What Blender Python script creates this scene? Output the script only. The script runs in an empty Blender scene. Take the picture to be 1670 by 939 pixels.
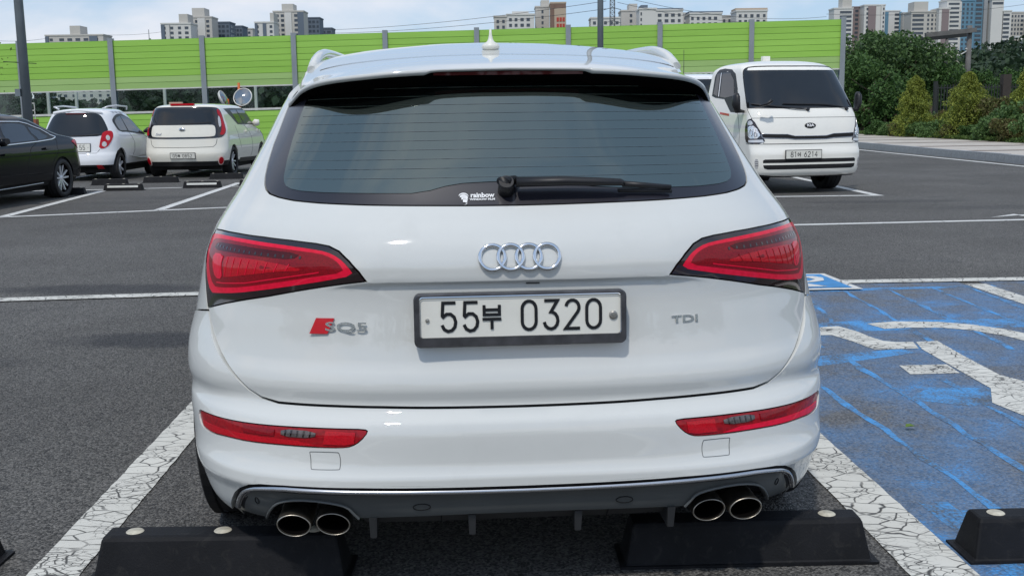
import bpy, bmesh, math, random
import numpy as np
from mathutils import Vector, Matrix
from mathutils.geometry import delaunay_2d_cdt
random.seed(7); np.random.seed(7)
R = math.radians
SC = bpy.context.scene
COL = SC.collection
# ------------------------------------------------------------------ camera
cam = bpy.data.cameras.new('camera'); cam_ob = bpy.data.objects.new('camera', cam); COL.objects.link(cam_ob)
CAM_H, CAM_P, CAM_R, CAM_F = 1.2521, 0.16023, 0.01321, 1747.87
_F = Vector((0, math.cos(CAM_P), -math.sin(CAM_P))); _R = Vector((1, 0, 0)); _U = _R.cross(_F)
_c, _s = math.cos(CAM_R), math.sin(CAM_R)
_R2 = _R*_c-_U*_s; _U2 = _U*_c+_R*_s
cam_ob.matrix_world = Matrix(((_R2.x, _U2.x, -_F.x, 0), (_R2.y, _U2.y, -_F.y, 0), (_R2.z, _U2.z, -_F.z, CAM_H), (0, 0, 0, 1)))
cam.sensor_width = 36; cam.lens = 36*CAM_F/1670; cam.clip_start = .05; cam.clip_end = 6000
SC.camera = cam_ob
# ------------------------------------------------------------------ light
SC.view_settings.view_transform = 'Standard'; SC.view_settings.look = 'None'
SC.view_settings.exposure = 0.0; SC.view_settings.gamma = 1
SUN_EL, SUN_AZ = 57, 197      # azimuth clockwise from +Y: behind the camera, to its left
wd = bpy.data.worlds.new('World'); SC.world = wd; wd.use_nodes = True
nt = wd.node_tree; nt.nodes.clear()
def wn(t, **k):
    n = nt.nodes.new(t)
    for a, b in k.items(): setattr(n, a, b)
    return n
out = wn('ShaderNodeOutputWorld'); bg = wn('ShaderNodeBackground'); bg.inputs['Strength'].default_value = .13
sky = wn('ShaderNodeTexSky', sky_type='NISHITA', sun_disc=False, sun_elevation=R(SUN_EL), sun_rotation=R(SUN_AZ), altitude=100, air_density=1.0, dust_density=.8, ozone_density=2.)
tc = wn('ShaderNodeTexCoord'); sep = wn('ShaderNodeSeparateXYZ'); nt.links.new(tc.outputs['Generated'], sep.inputs[0])
# clouds: project the view direction on a flat layer
zc = wn('ShaderNodeMath', operation='ADD'); zc.inputs[1].default_value = .30; nt.links.new(sep.outputs['Z'], zc.inputs[0])
zm = wn('ShaderNodeMath', operation='MAXIMUM'); zm.inputs[1].default_value = .05; nt.links.new(zc.outputs[0], zm.inputs[0])
dx = wn('ShaderNodeMath', operation='DIVIDE'); dy = wn('ShaderNodeMath', operation='DIVIDE')
nt.links.new(sep.outputs['X'], dx.inputs[0]); nt.links.new(zm.outputs[0], dx.inputs[1])
nt.links.new(sep.outputs['Y'], dy.inputs[0]); nt.links.new(zm.outputs[0], dy.inputs[1])
cb = wn('ShaderNodeCombineXYZ'); nt.links.new(dx.outputs[0], cb.inputs[0]); nt.links.new(dy.outputs[0], cb.inputs[1])
mpv = wn('ShaderNodeMapping'); mpv.inputs['Location'].default_value = (3.1, 1.3, 0); nt.links.new(cb.outputs[0], mpv.inputs[0])
n1 = wn('ShaderNodeTexNoise'); n1.inputs['Scale'].default_value = .75; n1.inputs['Detail'].default_value = 9; n1.inputs['Roughness'].default_value = .55; n1.inputs['Distortion'].default_value = .25
nt.links.new(mpv.outputs[0], n1.inputs['Vector'])
cr = wn('ShaderNodeValToRGB'); cr.color_ramp.elements[0].position = .47; cr.color_ramp.elements[0].color = (0, 0, 0, 1)
cr.color_ramp.elements[1].position = .62; cr.color_ramp.elements[1].color = (.9, .9, .9, 1)
mixb = wn('ShaderNodeMix', data_type='RGBA'); mixb.inputs[0].default_value = .62; mixb.inputs[7].default_value = (3.4, 4.7, 6.6, 1); nt.links.new(sky.outputs[0], mixb.inputs[6])
nt.links.new(n1.outputs['Fac'], cr.inputs[0])
mixc = wn('ShaderNodeMix', data_type='RGBA'); mixc.inputs[7].default_value = (6.9, 6.9, 7.3, 1)
nt.links.new(cr.outputs[0], mixc.inputs[0]); nt.links.new(mixb.outputs[2], mixc.inputs[6])
nt.links.new(mixc.outputs[2], bg.inputs[0]); nt.links.new(bg.outputs[0], out.inputs[0])
sun = bpy.data.lights.new('sun', 'SUN'); sun.energy = 2.15; sun.angle = R(3); sun.color = (1, .955, .89)
sun_ob = bpy.data.objects.new('sun', sun); COL.objects.link(sun_ob)
az, el = R(SUN_AZ), R(SUN_EL)
sd = Vector((math.sin(az)*math.cos(el), math.cos(az)*math.cos(el), math.sin(el)))
sun_ob.rotation_euler = sd.to_track_quat('Z', 'Y').to_euler()
# ------------------------------------------------------------------ materials
MAT = {}
class NT:
    """small helper for node trees"""
    def __init__(s, name):
        s.m = bpy.data.materials.new(name); s.m.use_nodes = True; s.t = s.m.node_tree; s.t.nodes.clear()
        s.out = s.n('ShaderNodeOutputMaterial'); s.b = s.n('ShaderNodeBsdfPrincipled'); s.l(s.b.outputs[0], s.out.inputs[0])
        s.geo = None
    def n(s, t, **k):
        n = s.t.nodes.new(t)
        for a, b in k.items():
            setattr(n, a, b)
        return n
    def l(s, a, b): s.t.links.new(a, b)
    def pos(s, obj=False):
        if obj: return s.n('ShaderNodeTexCoord').outputs['Object']
        return s.n('ShaderNodeNewGeometry').outputs['Position']
    def noise(s, vec, scale, detail=3, rough=.5, dist=0):
        n = s.n('ShaderNodeTexNoise'); n.inputs['Scale'].default_value = scale; n.inputs['Detail'].default_value = detail
        n.inputs['Roughness'].default_value = rough; n.inputs['Distortion'].default_value = dist; s.l(vec, n.inputs['Vector']); return n.outputs['Fac']
    def ramp(s, f, a, b, ca=(0, 0, 0, 1), cb=(1, 1, 1, 1)):
        r = s.n('ShaderNodeValToRGB'); e = r.color_ramp.elements
        e[0].position = a; e[1].position = b; e[0].color = ca if len(ca) == 4 else (*ca, 1); e[1].color = cb if len(cb) == 4 else (*cb, 1)
        s.l(f, r.inputs[0]); return r.outputs[0]
    def math(s, op, a, b=None):
        n = s.n('ShaderNodeMath', operation=op)
        for i, v in enumerate((a, b)):
            if v is None: continue
            if isinstance(v, (int, float)): n.inputs[i].default_value = v
            else: s.l(v, n.inputs[i])
        return n.outputs[0]
    def mix(s, f, a, b):
        n = s.n('ShaderNodeMix', data_type='RGBA')
        for i, v in ((0, f), (6, a), (7, b)):
            if isinstance(v, (int, float)): n.inputs[i].default_value = v
            elif isinstance(v, tuple): n.inputs[i].default_value = (*v[:3], 1)
            else: s.l(v, n.inputs[i])
        return n.outputs[2]
    def bump(s, h, strength=.3, dist=.01):
        b = s.n('ShaderNodeBump'); b.inputs['Strength'].default_value = strength; b.inputs['Distance'].default_value = dist
        s.l(h, b.inputs['Height']); s.l(b.outputs[0], s.b.inputs['Normal'])
    def set(s, **k):
        for a, v in k.items():
            a = a.replace('_', ' ')
            i = s.b.inputs[a]
            if isinstance(v, tuple): i.default_value = (*v[:3], 1)
            elif isinstance(v, (int, float)): i.default_value = v
            else: s.l(v, i)
        return s
def simple(name, col, rough=.5, metal=0., coat=0., spec=.5, var=.08, vs=6, bump=0, bs=60, ior=None, emit=0, trans=0, coat_rough=.03):
    k = NT(name); p = k.pos(True)
    f = k.noise(p, vs, 4)
    a = tuple(max(0, c*(1-var)) for c in col[:3]); b = tuple(min(1, c*(1+var)) for c in col[:3])
    k.set(Base_Color=k.ramp(f, .3, .7, a, b), Roughness=rough, Metallic=metal, Coat_Weight=coat, Coat_Roughness=coat_rough)
    k.b.inputs['Specular IOR Level'].default_value = spec
    if ior: k.b.inputs['IOR'].default_value = ior
    if trans: k.b.inputs['Transmission Weight'].default_value = trans
    if bump: k.bump(k.noise(p, bs, 3), bump, .002)
    MAT[name] = k.m
    return k.m
def paint(name, col, dirt=.06, rough=.32):
    k = NT(name); p = k.pos(True)
    g = k.noise(p, 2.2, 6, .6); g2 = k.noise(p, 14, 5, .65, .4)
    d = k.math('MULTIPLY', k.ramp(g, .42, .75), k.ramp(g2, .45, .7))
    dark = tuple(c*(1-2.2*dirt) for c in col)
    k.set(Base_Color=k.mix(k.math('MULTIPLY', d, .5), tuple(col), dark), Coat_Weight=1., Coat_Roughness=.03)
    k.set(Roughness=.6, Coat_IOR=1.65); k.b.inputs['Specular IOR Level'].default_value = .0
    k.set(Coat_Roughness=k.math('MULTIPLY', d, .10))
    MAT[name] = k.m
paint('car_white', (.625, .635, .61)); paint('car_white_hatch', (.80, .81, .82)); paint('car_cream', (.80, .775, .68)); paint('truck_white', (.83, .815, .75), .06)
simple('car_black', (.003, .004, .006), .12, 0, 0, spec=.22, var=.2)
simple('frit', (.016, .015, .022), .30, 0, .3, var=.1)
simple('window_tint', (.010, .012, .014), .04, 0, 0, spec=.7, var=.1)
simple('window_side', (.012, .013, .017), .05, 0, 0, spec=.9, var=.1)
simple('plastic_black', (.012, .012, .014), .45, var=.2, bump=.05, bs=400)
simple('plastic_gloss', (.010, .009, .011), .10, 0, 1., var=.1)
simple('print_cream', (.78, .62, .56), .4)
simple('wiper_black', (.008, .008, .010), .5, var=.15)
simple('shadow_black', (.006, .006, .007), .8)
simple('rubber', (.016, .016, .017), .72, var=.25, bump=.15, bs=120)
simple('rim_silver', (.70, .71, .73), .3, .35, var=.06)
simple('chrome', (.78, .79, .80), .10, 1., var=.03)
simple('badge_metal', (.80, .81, .83), .16, .9, var=.04)
simple('chrome_dark', (.52, .53, .55), .24, .9, var=.05)
simple('diffuser_grey', (.10, .108, .108), .42, .2, .2, var=.08)
simple('diffuser_dark', (.03, .032, .034), .5, var=.15, bump=.1, bs=500)
simple('exhaust_steel', (.36, .33, .28), .34, .95, var=.25, vs=30)
simple('soot', (.005, .0045, .0045), .95, spec=0)
simple('plate_white', (.74, .73, .66), .38, 0, .2, var=.03, vs=18)
simple('plate_black', (.006, .007, .009), .4, var=.1)
simple('plate_frame', (.07, .07, .075), .35, .4, var=.3, vs=25)
simple('bolt', (.42, .40, .36), .35, .9, var=.25, vs=60)
simple('lens_black', (.012, .004, .005), .07, 0, 1., var=.2)
simple('lens_clear', (.60, .60, .60), .15, .3, 1., var=.25, vs=50)
simple('lens_clear_dark', (.11, .09, .09), .2, .3, 1., var=.4, vs=70)
simple('lens_bowl', (.80, .80, .80), .22, .85, 1., var=.35, vs=45)
simple('amber', (.25, .05, .01), .2, 0, 1.)
simple('red_badge', (.55, .01, .02), .3, 0, .6)
simple('print_white', (.78, .78, .78), .5)
simple('underseal', (.015, .015, .016), .9)
def red_lens(name, c1, c2, sc, rough=.12):
    k = NT(name); p = k.pos(True)
    w = k.n('ShaderNodeTexVoronoi'); w.inputs['Scale'].default_value = sc; k.l(p, w.inputs['Vector'])
    k.set(Base_Color=k.mix(k.ramp(w.outputs['Distance'], .15, .6), c1, c2), Roughness=.4, Coat_Weight=.6, Coat_Roughness=.02)
    k.b.inputs['Specular IOR Level'].default_value = .1; MAT[name] = k.m
red_lens('lens_red', (.22, .002, .007), (.32, .004, .010), 90)
red_lens('lens_dim', (.05, .001, .003), (.07, .002, .004), 200)
red_lens('lens_red_bright', (.68, .003, .028), (.78, .005, .040), 60)
red_lens('lens_red_mid', (.38, .002, .009), (.50, .004, .014), 200)
red_lens('lens_red_deep', (.17, .001, .006), (.25, .002, .009), 200)
def rear_glass():
    k = NT('rear_glass'); p = k.pos(True)
    g = k.noise(p, 1.6, 3); 
    k.set(Base_Color=k.mix(k.ramp(g, .35, .65), (.0012, .0018, .0018), (.002, .003, .003)), Roughness=.03, Coat_Weight=.0)
    k.b.inputs['Specular IOR Level'].default_value = .5; k.b.inputs['IOR'].default_value = 2.9; k.b.inputs['Specular Tint'].default_value = (.88, 1., .90, 1)
    MAT['rear_glass'] = k.m
rear_glass()
simple('heater_line', (.022, .034, .032), .04, ior=2.9)
def asphalt():
    k = NT('asphalt'); p = k.pos()
    v = k.n('ShaderNodeTexVoronoi'); v.inputs['Scale'].default_value = 150; k.l(p, v.inputs['Vector'])
    v2 = k.n('ShaderNodeTexVoronoi'); v2.inputs['Scale'].default_value = 230; k.l(p, v2.inputs['Vector'])
    agg = k.math('MULTIPLY', k.ramp(v.outputs['Distance'], .1, .75), 1.)
    cellc = k.ramp(v.outputs['Color'], .25, .95, (.30, .30, .30), (2.5, 2.45, 2.35))
    big = k.noise(p, .35, 5, .6); mid = k.noise(p, 2.6, 5, .6); fine = k.noise(p, 60, 4, .7)
    base = k.mix(k.ramp(big, .35, .68), (.068, .066, .063), (.110, .108, .104))
    # dark oily stains and drips
    st = k.math('MULTIPLY', k.ramp(k.noise(p, .9, 6, .62, .6), .60, .72), k.ramp(mid, .40, .62))
    base = k.mix(k.math('MULTIPLY', st, .62), base, (.028, .029, .032))
    wn_ = k.math('MULTIPLY', k.math('SUBTRACT', k.noise(p, 3.5, 6, .65), .5), 1.6); sx_ = k.n('ShaderNodeSeparateXYZ'); k.l(p, sx_.inputs[0])
    for (cx_, cy_, rx_, ry_, am) in ((-2.05, 6.05, .62, .26, .85), (-3.1, 7.95, 1.0, .28, .75), (-2.9, 5.5, .5, .16, .3), (-5.9, 17.4, 1.0, .5, .35), (-6.0, 16.4, .8, .4, .3), (6.6, 13.7, 1.7, .35, .35), (5.2, 14.8, 1.4, .3, .4), (2.9, 5.7, .3, .12, .4), (-1.9, 3.55, .22, .05, .35), (-1.75, 3.2, .25, .10, .3)):
        a_ = k.math('DIVIDE', k.math('SUBTRACT', sx_.outputs[0], cx_), rx_); b_ = k.math('DIVIDE', k.math('SUBTRACT', sx_.outputs[1], cy_), ry_)
        r2 = k.math('ADD', k.math('ADD', k.math('MULTIPLY', a_, a_), k.math('MULTIPLY', b_, b_)), wn_)
        base = k.mix(k.math('MULTIPLY', k.ramp(r2, .30, 1.0, (1, 1, 1), (0, 0, 0)), am), base, (.030, .031, .035))
    m = k.n('ShaderNodeMix', data_type='RGBA', blend_type='MULTIPLY'); m.inputs[0].default_value = .85
    k.l(base, m.inputs[6]); k.l(cellc, m.inputs[7])
    sp = k.ramp(fine, .62, .72)
    k.set(Base_Color=k.mix(k.math('MULTIPLY', sp, .80), m.outputs[2], (.24, .235, .225)), Roughness=.82)
    k.b.inputs['Specular IOR Level'].default_value = .35
    h = k.math('ADD', k.math('MULTIPLY', v.outputs['Distance'], -1.), k.math('MULTIPLY', v2.outputs['Distance'], -.5))
    k.bump(h, .8, .006); MAT['asphalt'] = k.m
asphalt()
def worn(name, col, under=(.075, .074, .075), crack=7., wear=.62, amount=1., crackw=.035, thick=.004):
    """road paint with shrinkage cracks and bare patches"""
    k = NT(name); p = k.pos()
    mp = k.n('ShaderNodeMapping'); mp.inputs['Scale'].default_value = (.75, 1.25, 1); k.l(p, mp.inputs[0])
    wob = k.n('ShaderNodeTexNoise'); wob.inputs['Scale'].default_value = 9; k.l(p, wob.inputs['Vector'])
    ad = k.n('ShaderNodeVectorMath', operation='MULTIPLY_ADD'); k.l(wob.outputs['Color'], ad.inputs[0]); ad.inputs[1].default_value = (.045, .045, .045); k.l(mp.outputs[0], ad.inputs[2])
    def cracks(sc, w0):
        v = k.n('ShaderNodeTexVoronoi', feature='DISTANCE_TO_EDGE'); v.inputs['Scale'].default_value = sc; k.l(ad.outputs[0], v.inputs['Vector'])
        return k.ramp(v.outputs['Distance'], w0*.35, w0, (1, 1, 1), (0, 0, 0))
    c1 = cracks(crack, crackw); c2 = k.math('MULTIPLY', cracks(crack*2.6, crackw*1.1), k.ramp(k.noise(p, 5, 2), .45, .6))
    c = k.math('MAXIMUM', k.math('MULTIPLY', c1, k.ramp(k.noise(p, 6.5, 3), .36, .52, (.25, .25, .25), (1, 1, 1))), c2)
    pits = k.ramp(k.noise(p, 75, 5, .7), wear, wear+.05)
    c = k.math('MAXIMUM', c, pits)
    tone = k.noise(p, 3.2, 5, .6)
    a = tuple(v*.86 for v in col)
    k.set(Base_Color=k.mix(k.math('MULTIPLY', c, .93*amount), k.mix(k.ramp(tone, .3, .7), a, col), tuple(v*.3 for v in under)), Roughness=.75)
    k.bump(k.math('SUBTRACT', k.math('MULTIPLY', k.noise(p, 110, 3), .35), c), .6, thick); MAT[name] = k.m
worn('road_white', (.66, .65, .59), crack=13., wear=.645, crackw=.042)
worn('road_white_far', (.66, .66, .63), crack=3., wear=.78, crackw=.012)
def blue_paint():
    k = NT('blue_paint'); p = k.pos()
    v = k.n('ShaderNodeTexVoronoi'); v.inputs['Scale'].default_value = 110; k.l(p, v.inputs['Vector'])
    big = k.noise(p, 1.15, 4, .6); mid = k.noise(p, 4.5, 6, .7, .5); fine = k.noise(p, 85, 4, .75)
    s = k.math('ADD', k.math('ADD', k.math('MULTIPLY', big, .80), k.math('MULTIPLY', mid, .40)), k.math('MULTIPLY', fine, .42))
    f = k.ramp(s, .86, 1.)
    f2 = k.math('MAXIMUM', k.math('MULTIPLY', k.ramp(s, .70, .95), .42), f)
    asp = k.mix(k.ramp(v.outputs['Color'], 0, 1), (.04, .042, .047), (.19, .195, .20))
    k.set(Base_Color=k.mix(f2, asp, (.050, .27, .62)), Roughness=.75)
    k.bump(k.math('MULTIPLY', v.outputs['Distance'], -1.), .75, .006); MAT['blue_paint'] = k.m
    k = NT('blue_stroke'); p = k.pos(); v = k.n('ShaderNodeTexVoronoi'); v.inputs['Scale'].default_value = 110; k.l(p, v.inputs['Vector'])
    s = k.math('ADD', k.math('MULTIPLY', k.noise(p, 5, 4, .6), .5), k.math('MULTIPLY', k.noise(p, 85, 4, .75), .5))
    f = k.ramp(s, .42, .58)
    k.set(Base_Color=k.mix(f, k.mix(k.ramp(v.outputs['Color'], 0, 1), (.04, .06, .09), (.12, .14, .16)), (.060, .30, .66)), Roughness=.7)
    k.bump(k.math('MULTIPLY', v.outputs['Distance'], -1.), .6, .005); MAT['blue_stroke'] = k.m
blue_paint()
def stopper_mat():
    k = NT('stop_rubber'); p = k.pos(); f = k.noise(p, 7, 5, .6); f2 = k.noise(p, 180, 4, .7); f3 = k.noise(p, 28, 5, .65, 1.)
    base = k.mix(k.ramp(f, .35, .7), (.006, .0065, .008), (.011, .0115, .014))
    base = k.mix(k.math('MULTIPLY', k.ramp(f3, .54, .72), .55), base, (.03, .029, .027))
    k.set(Base_Color=base, Roughness=.66); k.b.inputs['Specular IOR Level'].default_value = .22; k.bump(f2, .35, .003); MAT['stop_rubber'] = k.m
stopper_mat()
simple('stop_cap', (.50, .47, .38), .7, var=.25, vs=40)
simple('concrete', (.36, .35, .33), .85, var=.15, vs=5, bump=.2)
simple('pole_grey', (.14, .135, .13), .85, var=.2, vs=4)
simple('granite', (.30, .31, .32), .8, var=.2, vs=30, bump=.2)
simple('paving_pale', (.46, .42, .37), .85, var=.12, vs=3, bump=.1)
simple('paving_brown', (.16, .115, .09), .85, var=.15, vs=3)
simple('galvanised', (.30, .33, .35), .45, .5, var=.12, vs=4)
simple('post_grey', (.17, .20, .22), .5, .2, var=.1, vs=3)
def green_sheet(nm='green_slat', c1=(.36, .68, .10), c2=(.42, .76, .13)):
    k = NT(nm); p = k.pos()
    pm = k.n('ShaderNodeMapping'); pm.inputs['Scale'].default_value = (.3, 1, 3); k.l(p, pm.inputs[0])
    f = k.noise(pm.outputs[0], 1.3, 4, .6)
    oi = k.n('ShaderNodeObjectInfo'); c = k.mix(k.math('ADD', k.math('MULTIPLY', k.ramp(f, .3, .7), .5), k.math('MULTIPLY', oi.outputs['Random'], .5)), tuple(v*.92 for v in c1), c2)
    k.set(Base_Color=c, Roughness=.35)
    tr = k.n('ShaderNodeBsdfTranslucent'); tr.inputs[0].default_value = (.30, .62, .06, 1)
    ms = k.n('ShaderNodeMixShader'); ms.inputs[0].default_value = .18; k.l(k.b.outputs[0], ms.inputs[1]); k.l(tr.outputs[0], ms.inputs[2]); k.l(ms.outputs[0], k.out.inputs[0])
    MAT[nm] = k.m
green_sheet()
green_sheet('green_slat_pale', (.40, .62, .20), (.46, .68, .24))
simple('green_joint', (.10, .26, .03), .6)
def clear_pane():
    k = NT('clear_pane')
    t = k.n('ShaderNodeBsdfTransparent'); t.inputs[0].default_value = (.86, .92, .92, 1)
    g = k.n('ShaderNodeBsdfGlossy'); g.inputs[0].default_value = (.8, .85, .88, 1); g.inputs[1].default_value = .05
    m = k.n('ShaderNodeMixShader'); m.inputs[0].default_value = .05; k.l(t.outputs[0], m.inputs[1]); k.l(g.outputs[0], m.inputs[2]); k.l(m.outputs[0], k.out.inputs[0])
    MAT['clear_pane'] = k.m
clear_pane()
simple('blue_solid', (.04, .22, .48), .7, var=.2, vs=8)
simple('orange_box', (.30, .10, .045), .6, var=.2, vs=10)
simple('orange_post', (.55, .12, .02), .5)
simple('mirror_face', (.36, .37, .37), .03, 1., var=.02)
simple('pale_metal', (.62, .62, .58), .5, .2)
simple('rail_brown', (.11, .075, .055), .7, var=.2)
simple('pier_dark', (.045, .035, .03), .8)
simple('iron_dark', (.02, .022, .022), .6)
simple('bark', (.055, .042, .030), .9, var=.35, vs=12, bump=.4, bs=30)
def leaf_mat(name, c1, c2, trans=.25):
    k = NT(name)
    oi = k.n('ShaderNodeNewGeometry'); p = oi.outputs['Position']
    f = k.math('ADD', k.math('MULTIPLY', oi.outputs['Random Per Island'], .6), k.math('MULTIPLY', k.noise(p, .9, 3), .5))
    c = k.ramp(f, .25, .85, c1, c2)
    k.set(Base_Color=c, Roughness=.6); k.b.inputs['Specular IOR Level'].default_value = .3
    tr = k.n('ShaderNodeBsdfTranslucent'); k.l(c, tr.inputs[0])
    ms = k.n('ShaderNodeMixShader'); ms.inputs[0].default_value = trans; k.l(k.b.outputs[0], ms.inputs[1]); k.l(tr.outputs[0], ms.inputs[2]); k.l(ms.outputs[0], k.out.inputs[0])
    MAT[name] = k.m
leaf_mat('leaf_dark', (.036, .075, .026), (.11, .19, .06)); leaf_mat('leaf_mid', (.035, .085, .022), (.09, .17, .045))
leaf_mat('leaf_conifer', (.13, .17, .03), (.30, .34, .06)); leaf_mat('leaf_shrub', (.05, .10, .03), (.15, .25, .08)); leaf_mat('leaf_rust', (.10, .075, .03), (.16, .19, .06))
leaf_mat('leaf_light', (.10, .17, .03), (.18, .28, .06)); leaf_mat('grass_blade', (.05, .09, .02), (.13, .20, .05))
leaf_mat('wood_far', (.018, .035, .020), (.045, .080, .038))
simple('soil_grass', (.06, .085, .03), .95, var=.4, vs=1.5)
simple('far_ground', (.05, .075, .03), .95, var=.4, vs=.05)
for nm, c in dict(wall_pale=(.50, .48, .44), wall_white=(.62, .61, .58), wall_grey=(.30, .31, .32), wall_blue=(.12, .24, .33), wall_brown=(.20, .13, .10), wall_slate=(.12, .15, .19), wall_beige=(.46, .37, .28), wall_mauve=(.24, .19, .19)).items():
    simple(nm, c, .85, var=.05, vs=.05)
simple('far_window', (.055, .07, .09), .25, spec=.6, var=.3, vs=.2)
simple('far_red', (.45, .05, .03), .6)
simple('wire', (.06, .06, .065), .6)
simple('tower_steel', (.16, .17, .18), .6, .3)
# ------------------------------------------------------------------ mesh helpers
def tag(o, label=None, cat=None, group=None, kind=None):
    if label: o['label'] = label
    if cat: o['category'] = cat
    if group: o['group'] = group
    if kind: o['kind'] = kind
    return o
def thing(name, label, cat, loc=(0, 0, 0), rz=0, group=None):
    o = bpy.data.objects.new(name, None); COL.objects.link(o); o.empty_display_size = .2
    o.location = loc; o.rotation_euler = (0, 0, rz); return tag(o, label, cat, group)
def obj(name, me, parent=None, loc=None, rot=None, scale=None):
    o = bpy.data.objects.new(name, me); COL.objects.link(o)
    if parent is not None: o.parent = parent
    if loc is not None: o.location = loc
    if rot is not None: o.rotation_euler = rot
    if scale is not None: o.scale = scale
    return o
class MB:
    def __init__(s): s.v = []; s.f = []; s.mi = []; s.sm = []
    def add(s, vs, fs, mi=0, smooth=False):
        b = len(s.v); s.v += [tuple(v) for v in vs]; s.f += [tuple(i+b for i in f) for f in fs]; s.mi += [mi]*len(fs); s.sm += [smooth]*len(fs); return s
    def box(s, x0, x1, y0, y1, z0, z1, mi=0, M=None, taper=None):
        vs = [Vector((x, y, z)) for z in (z0, z1) for x, y in ((x0, y0), (x1, y0), (x1, y1), (x0, y1))]
        if taper:
            for i in range(4, 8): vs[i].x = (x0+x1)/2+(vs[i].x-(x0+x1)/2)*taper[0]; vs[i].y = (y0+y1)/2+(vs[i].y-(y0+y1)/2)*taper[1]
        if M is not None: vs = [M @ v for v in vs]
        return s.add(vs, [(3, 2, 1, 0), (4, 5, 6, 7), (0, 1, 5, 4), (1, 2, 6, 5), (2, 3, 7, 6), (3, 0, 4, 7)], mi)
    def tube(s, pts, r, seg=8, mi=0, cap=True, smooth=True, flat=1.):
        pts = [Vector(p) for p in pts]; n = len(pts); rings = []
        rr = r if isinstance(r, (list, tuple)) else [r]*n
        up0 = None; vs = []
        for i, p in enumerate(pts):
            d = (pts[min(i+1, n-1)]-pts[max(i-1, 0)]).normalized()
            if up0 is None: up0 = Vector((0, 0, 1)) if abs(d.z) < .9 else Vector((0, 1, 0))
            a = d.cross(up0).normalized(); b = a.cross(d).normalized(); up0 = b
            for k in range(seg):
                t = 2*math.pi*k/seg; vs.append(p+a*(math.cos(t)*rr[i])+b*(math.sin(t)*rr[i]*flat))
        fs = [(i*seg+k, i*seg+(k+1) % seg, (i+1)*seg+(k+1) % seg, (i+1)*seg+k) for i in range(n-1) for k in range(seg)]
        s.add(vs, fs, mi, smooth)
        if cap: b = len(s.v)-n*seg; s.f += [tuple(b+k for k in reversed(range(seg))), tuple(b+(n-1)*seg+k for k in range(seg))]; s.mi += [mi]*2; s.sm += [False]*2
        return s
    def lathe(s, prof, seg=32, mi=0, M=None, smooth=True, sx=1, sy=1, close=False):
        vs = []
        for r, z in prof:
            for k in range(seg):
                t = 2*math.pi*k/seg; v = Vector((r*math.cos(t)*sx, r*math.sin(t)*sy, z)); vs.append(M @ v if M is not None else v)
        n = len(prof); rng = range(n) if close else range(n-1)
        return s.add(vs, [(i*seg+k, i*seg+(k+1) % seg, ((i+1) % n)*seg+(k+1) % seg, ((i+1) % n)*seg+k) for i in rng for k in range(seg)], mi, smooth)
    def mesh(s, name, mats):
        me = bpy.data.meshes.new(name); me.from_pydata([tuple(v) for v in s.v], [], s.f)
        for m in (mats if isinstance(mats, (list, tuple)) else [mats]): me.materials.append(MAT[m])
        me.polygons.foreach_set('material_index', s.mi); me.polygons.foreach_set('use_smooth', s.sm); me.update(); return me
    def build(s, name, mats, parent=None, **k): return obj(name, s.mesh(name, mats), parent, **k)
def dup_tree(src, parent=None):
    c = src.copy(); COL.objects.link(c)
    if parent is not None: c.parent = parent
    for ch in list(src.children): dup_tree(ch, c)
    return c
def hermite(pts):
    xs=[p[0] for p in pts]; ys=[p[1] for p in pts]; n=len(xs)
    d=[(ys[i+1]-ys[i])/(xs[i+1]-xs[i]) for i in range(n-1)]
    m=[d[0]]+[0 if d[i-1]*d[i]<=0 else 2*d[i-1]*d[i]/(d[i-1]+d[i]) for i in range(1,n-1)]+[d[-1]]
    def f(x):
        if x<=xs[0]: return ys[0]+m[0]*(x-xs[0])
        if x>=xs[-1]: return ys[-1]+m[-1]*(x-xs[-1])
        lo,hi=0,n-1
        while hi-lo>1:
            k=(lo+hi)//2
            if xs[k]<=x: lo=k
            else: hi=k
        h=xs[hi]-xs[lo]; t=(x-xs[lo])/h
        return ((1+2*t)*(1-t)**2*ys[lo]+t*(1-t)**2*h*m[lo]+t*t*(3-2*t)*ys[hi]+t*t*(t-1)*h*m[hi])
    return f
def sstep(a,b,x):
    t=min(1,max(0,(x-a)/(b-a))); return t*t*(3-2*t)
def suv_disp(x,z):
    ax=abs(x); k=1-sstep(.37,.50,ax); zc=s_zc(ax)
    return -.013*k*sstep(zc-.012,zc-.001,z)*(1-sstep(zc+.03,zc+.16,z))
s_zc=hermite([(0,.845),(.30,.845),(.38,.843),(.55,.812),(.70,.782),(.83,.744),(.95,.70)])
class Shell:
    """a car body as horizontal slices: q 0..1 = the near end and its corner, 1..2 = flank, 2..3 = far end"""
    def __init__(s,yc,W,L,n,yf,Lf=.8,disp=None,waist=None):
        s.yc,s.W,s.L,s.n,s.yf=[hermite(a) for a in (yc,W,L,n,yf)]; s.Lf=Lf; s.disp=disp
    def P(s,q,z):
        sg=-1 if q<0 else 1; q=abs(q)
        yc=s.yc(z);W=max(.001,s.W(z));L=s.L(z);n=s.n(z);yf=s.yf(z)
        L=min(L,max(.01,(yf-yc)*.45))
        if q<=1:
            t=q*math.pi/2
            x=W*max(0,math.sin(t))**(2/n); y=yc+L*(1-max(0,math.cos(t)))
            if s.disp: y+=s.disp(x,z)
        else:
            yw=yc+L; Lf=min(s.Lf,(yf-yw)*.6)
            if q<=2: y=yw+(yf-Lf-yw)*(q-1); x=W
            else:
                t=(q-2)*math.pi/2; x=W*max(0,math.cos(t))**(2/2.8); y=yf-Lf+Lf*math.sin(t)
        return (sg*x,y,z)
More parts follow.
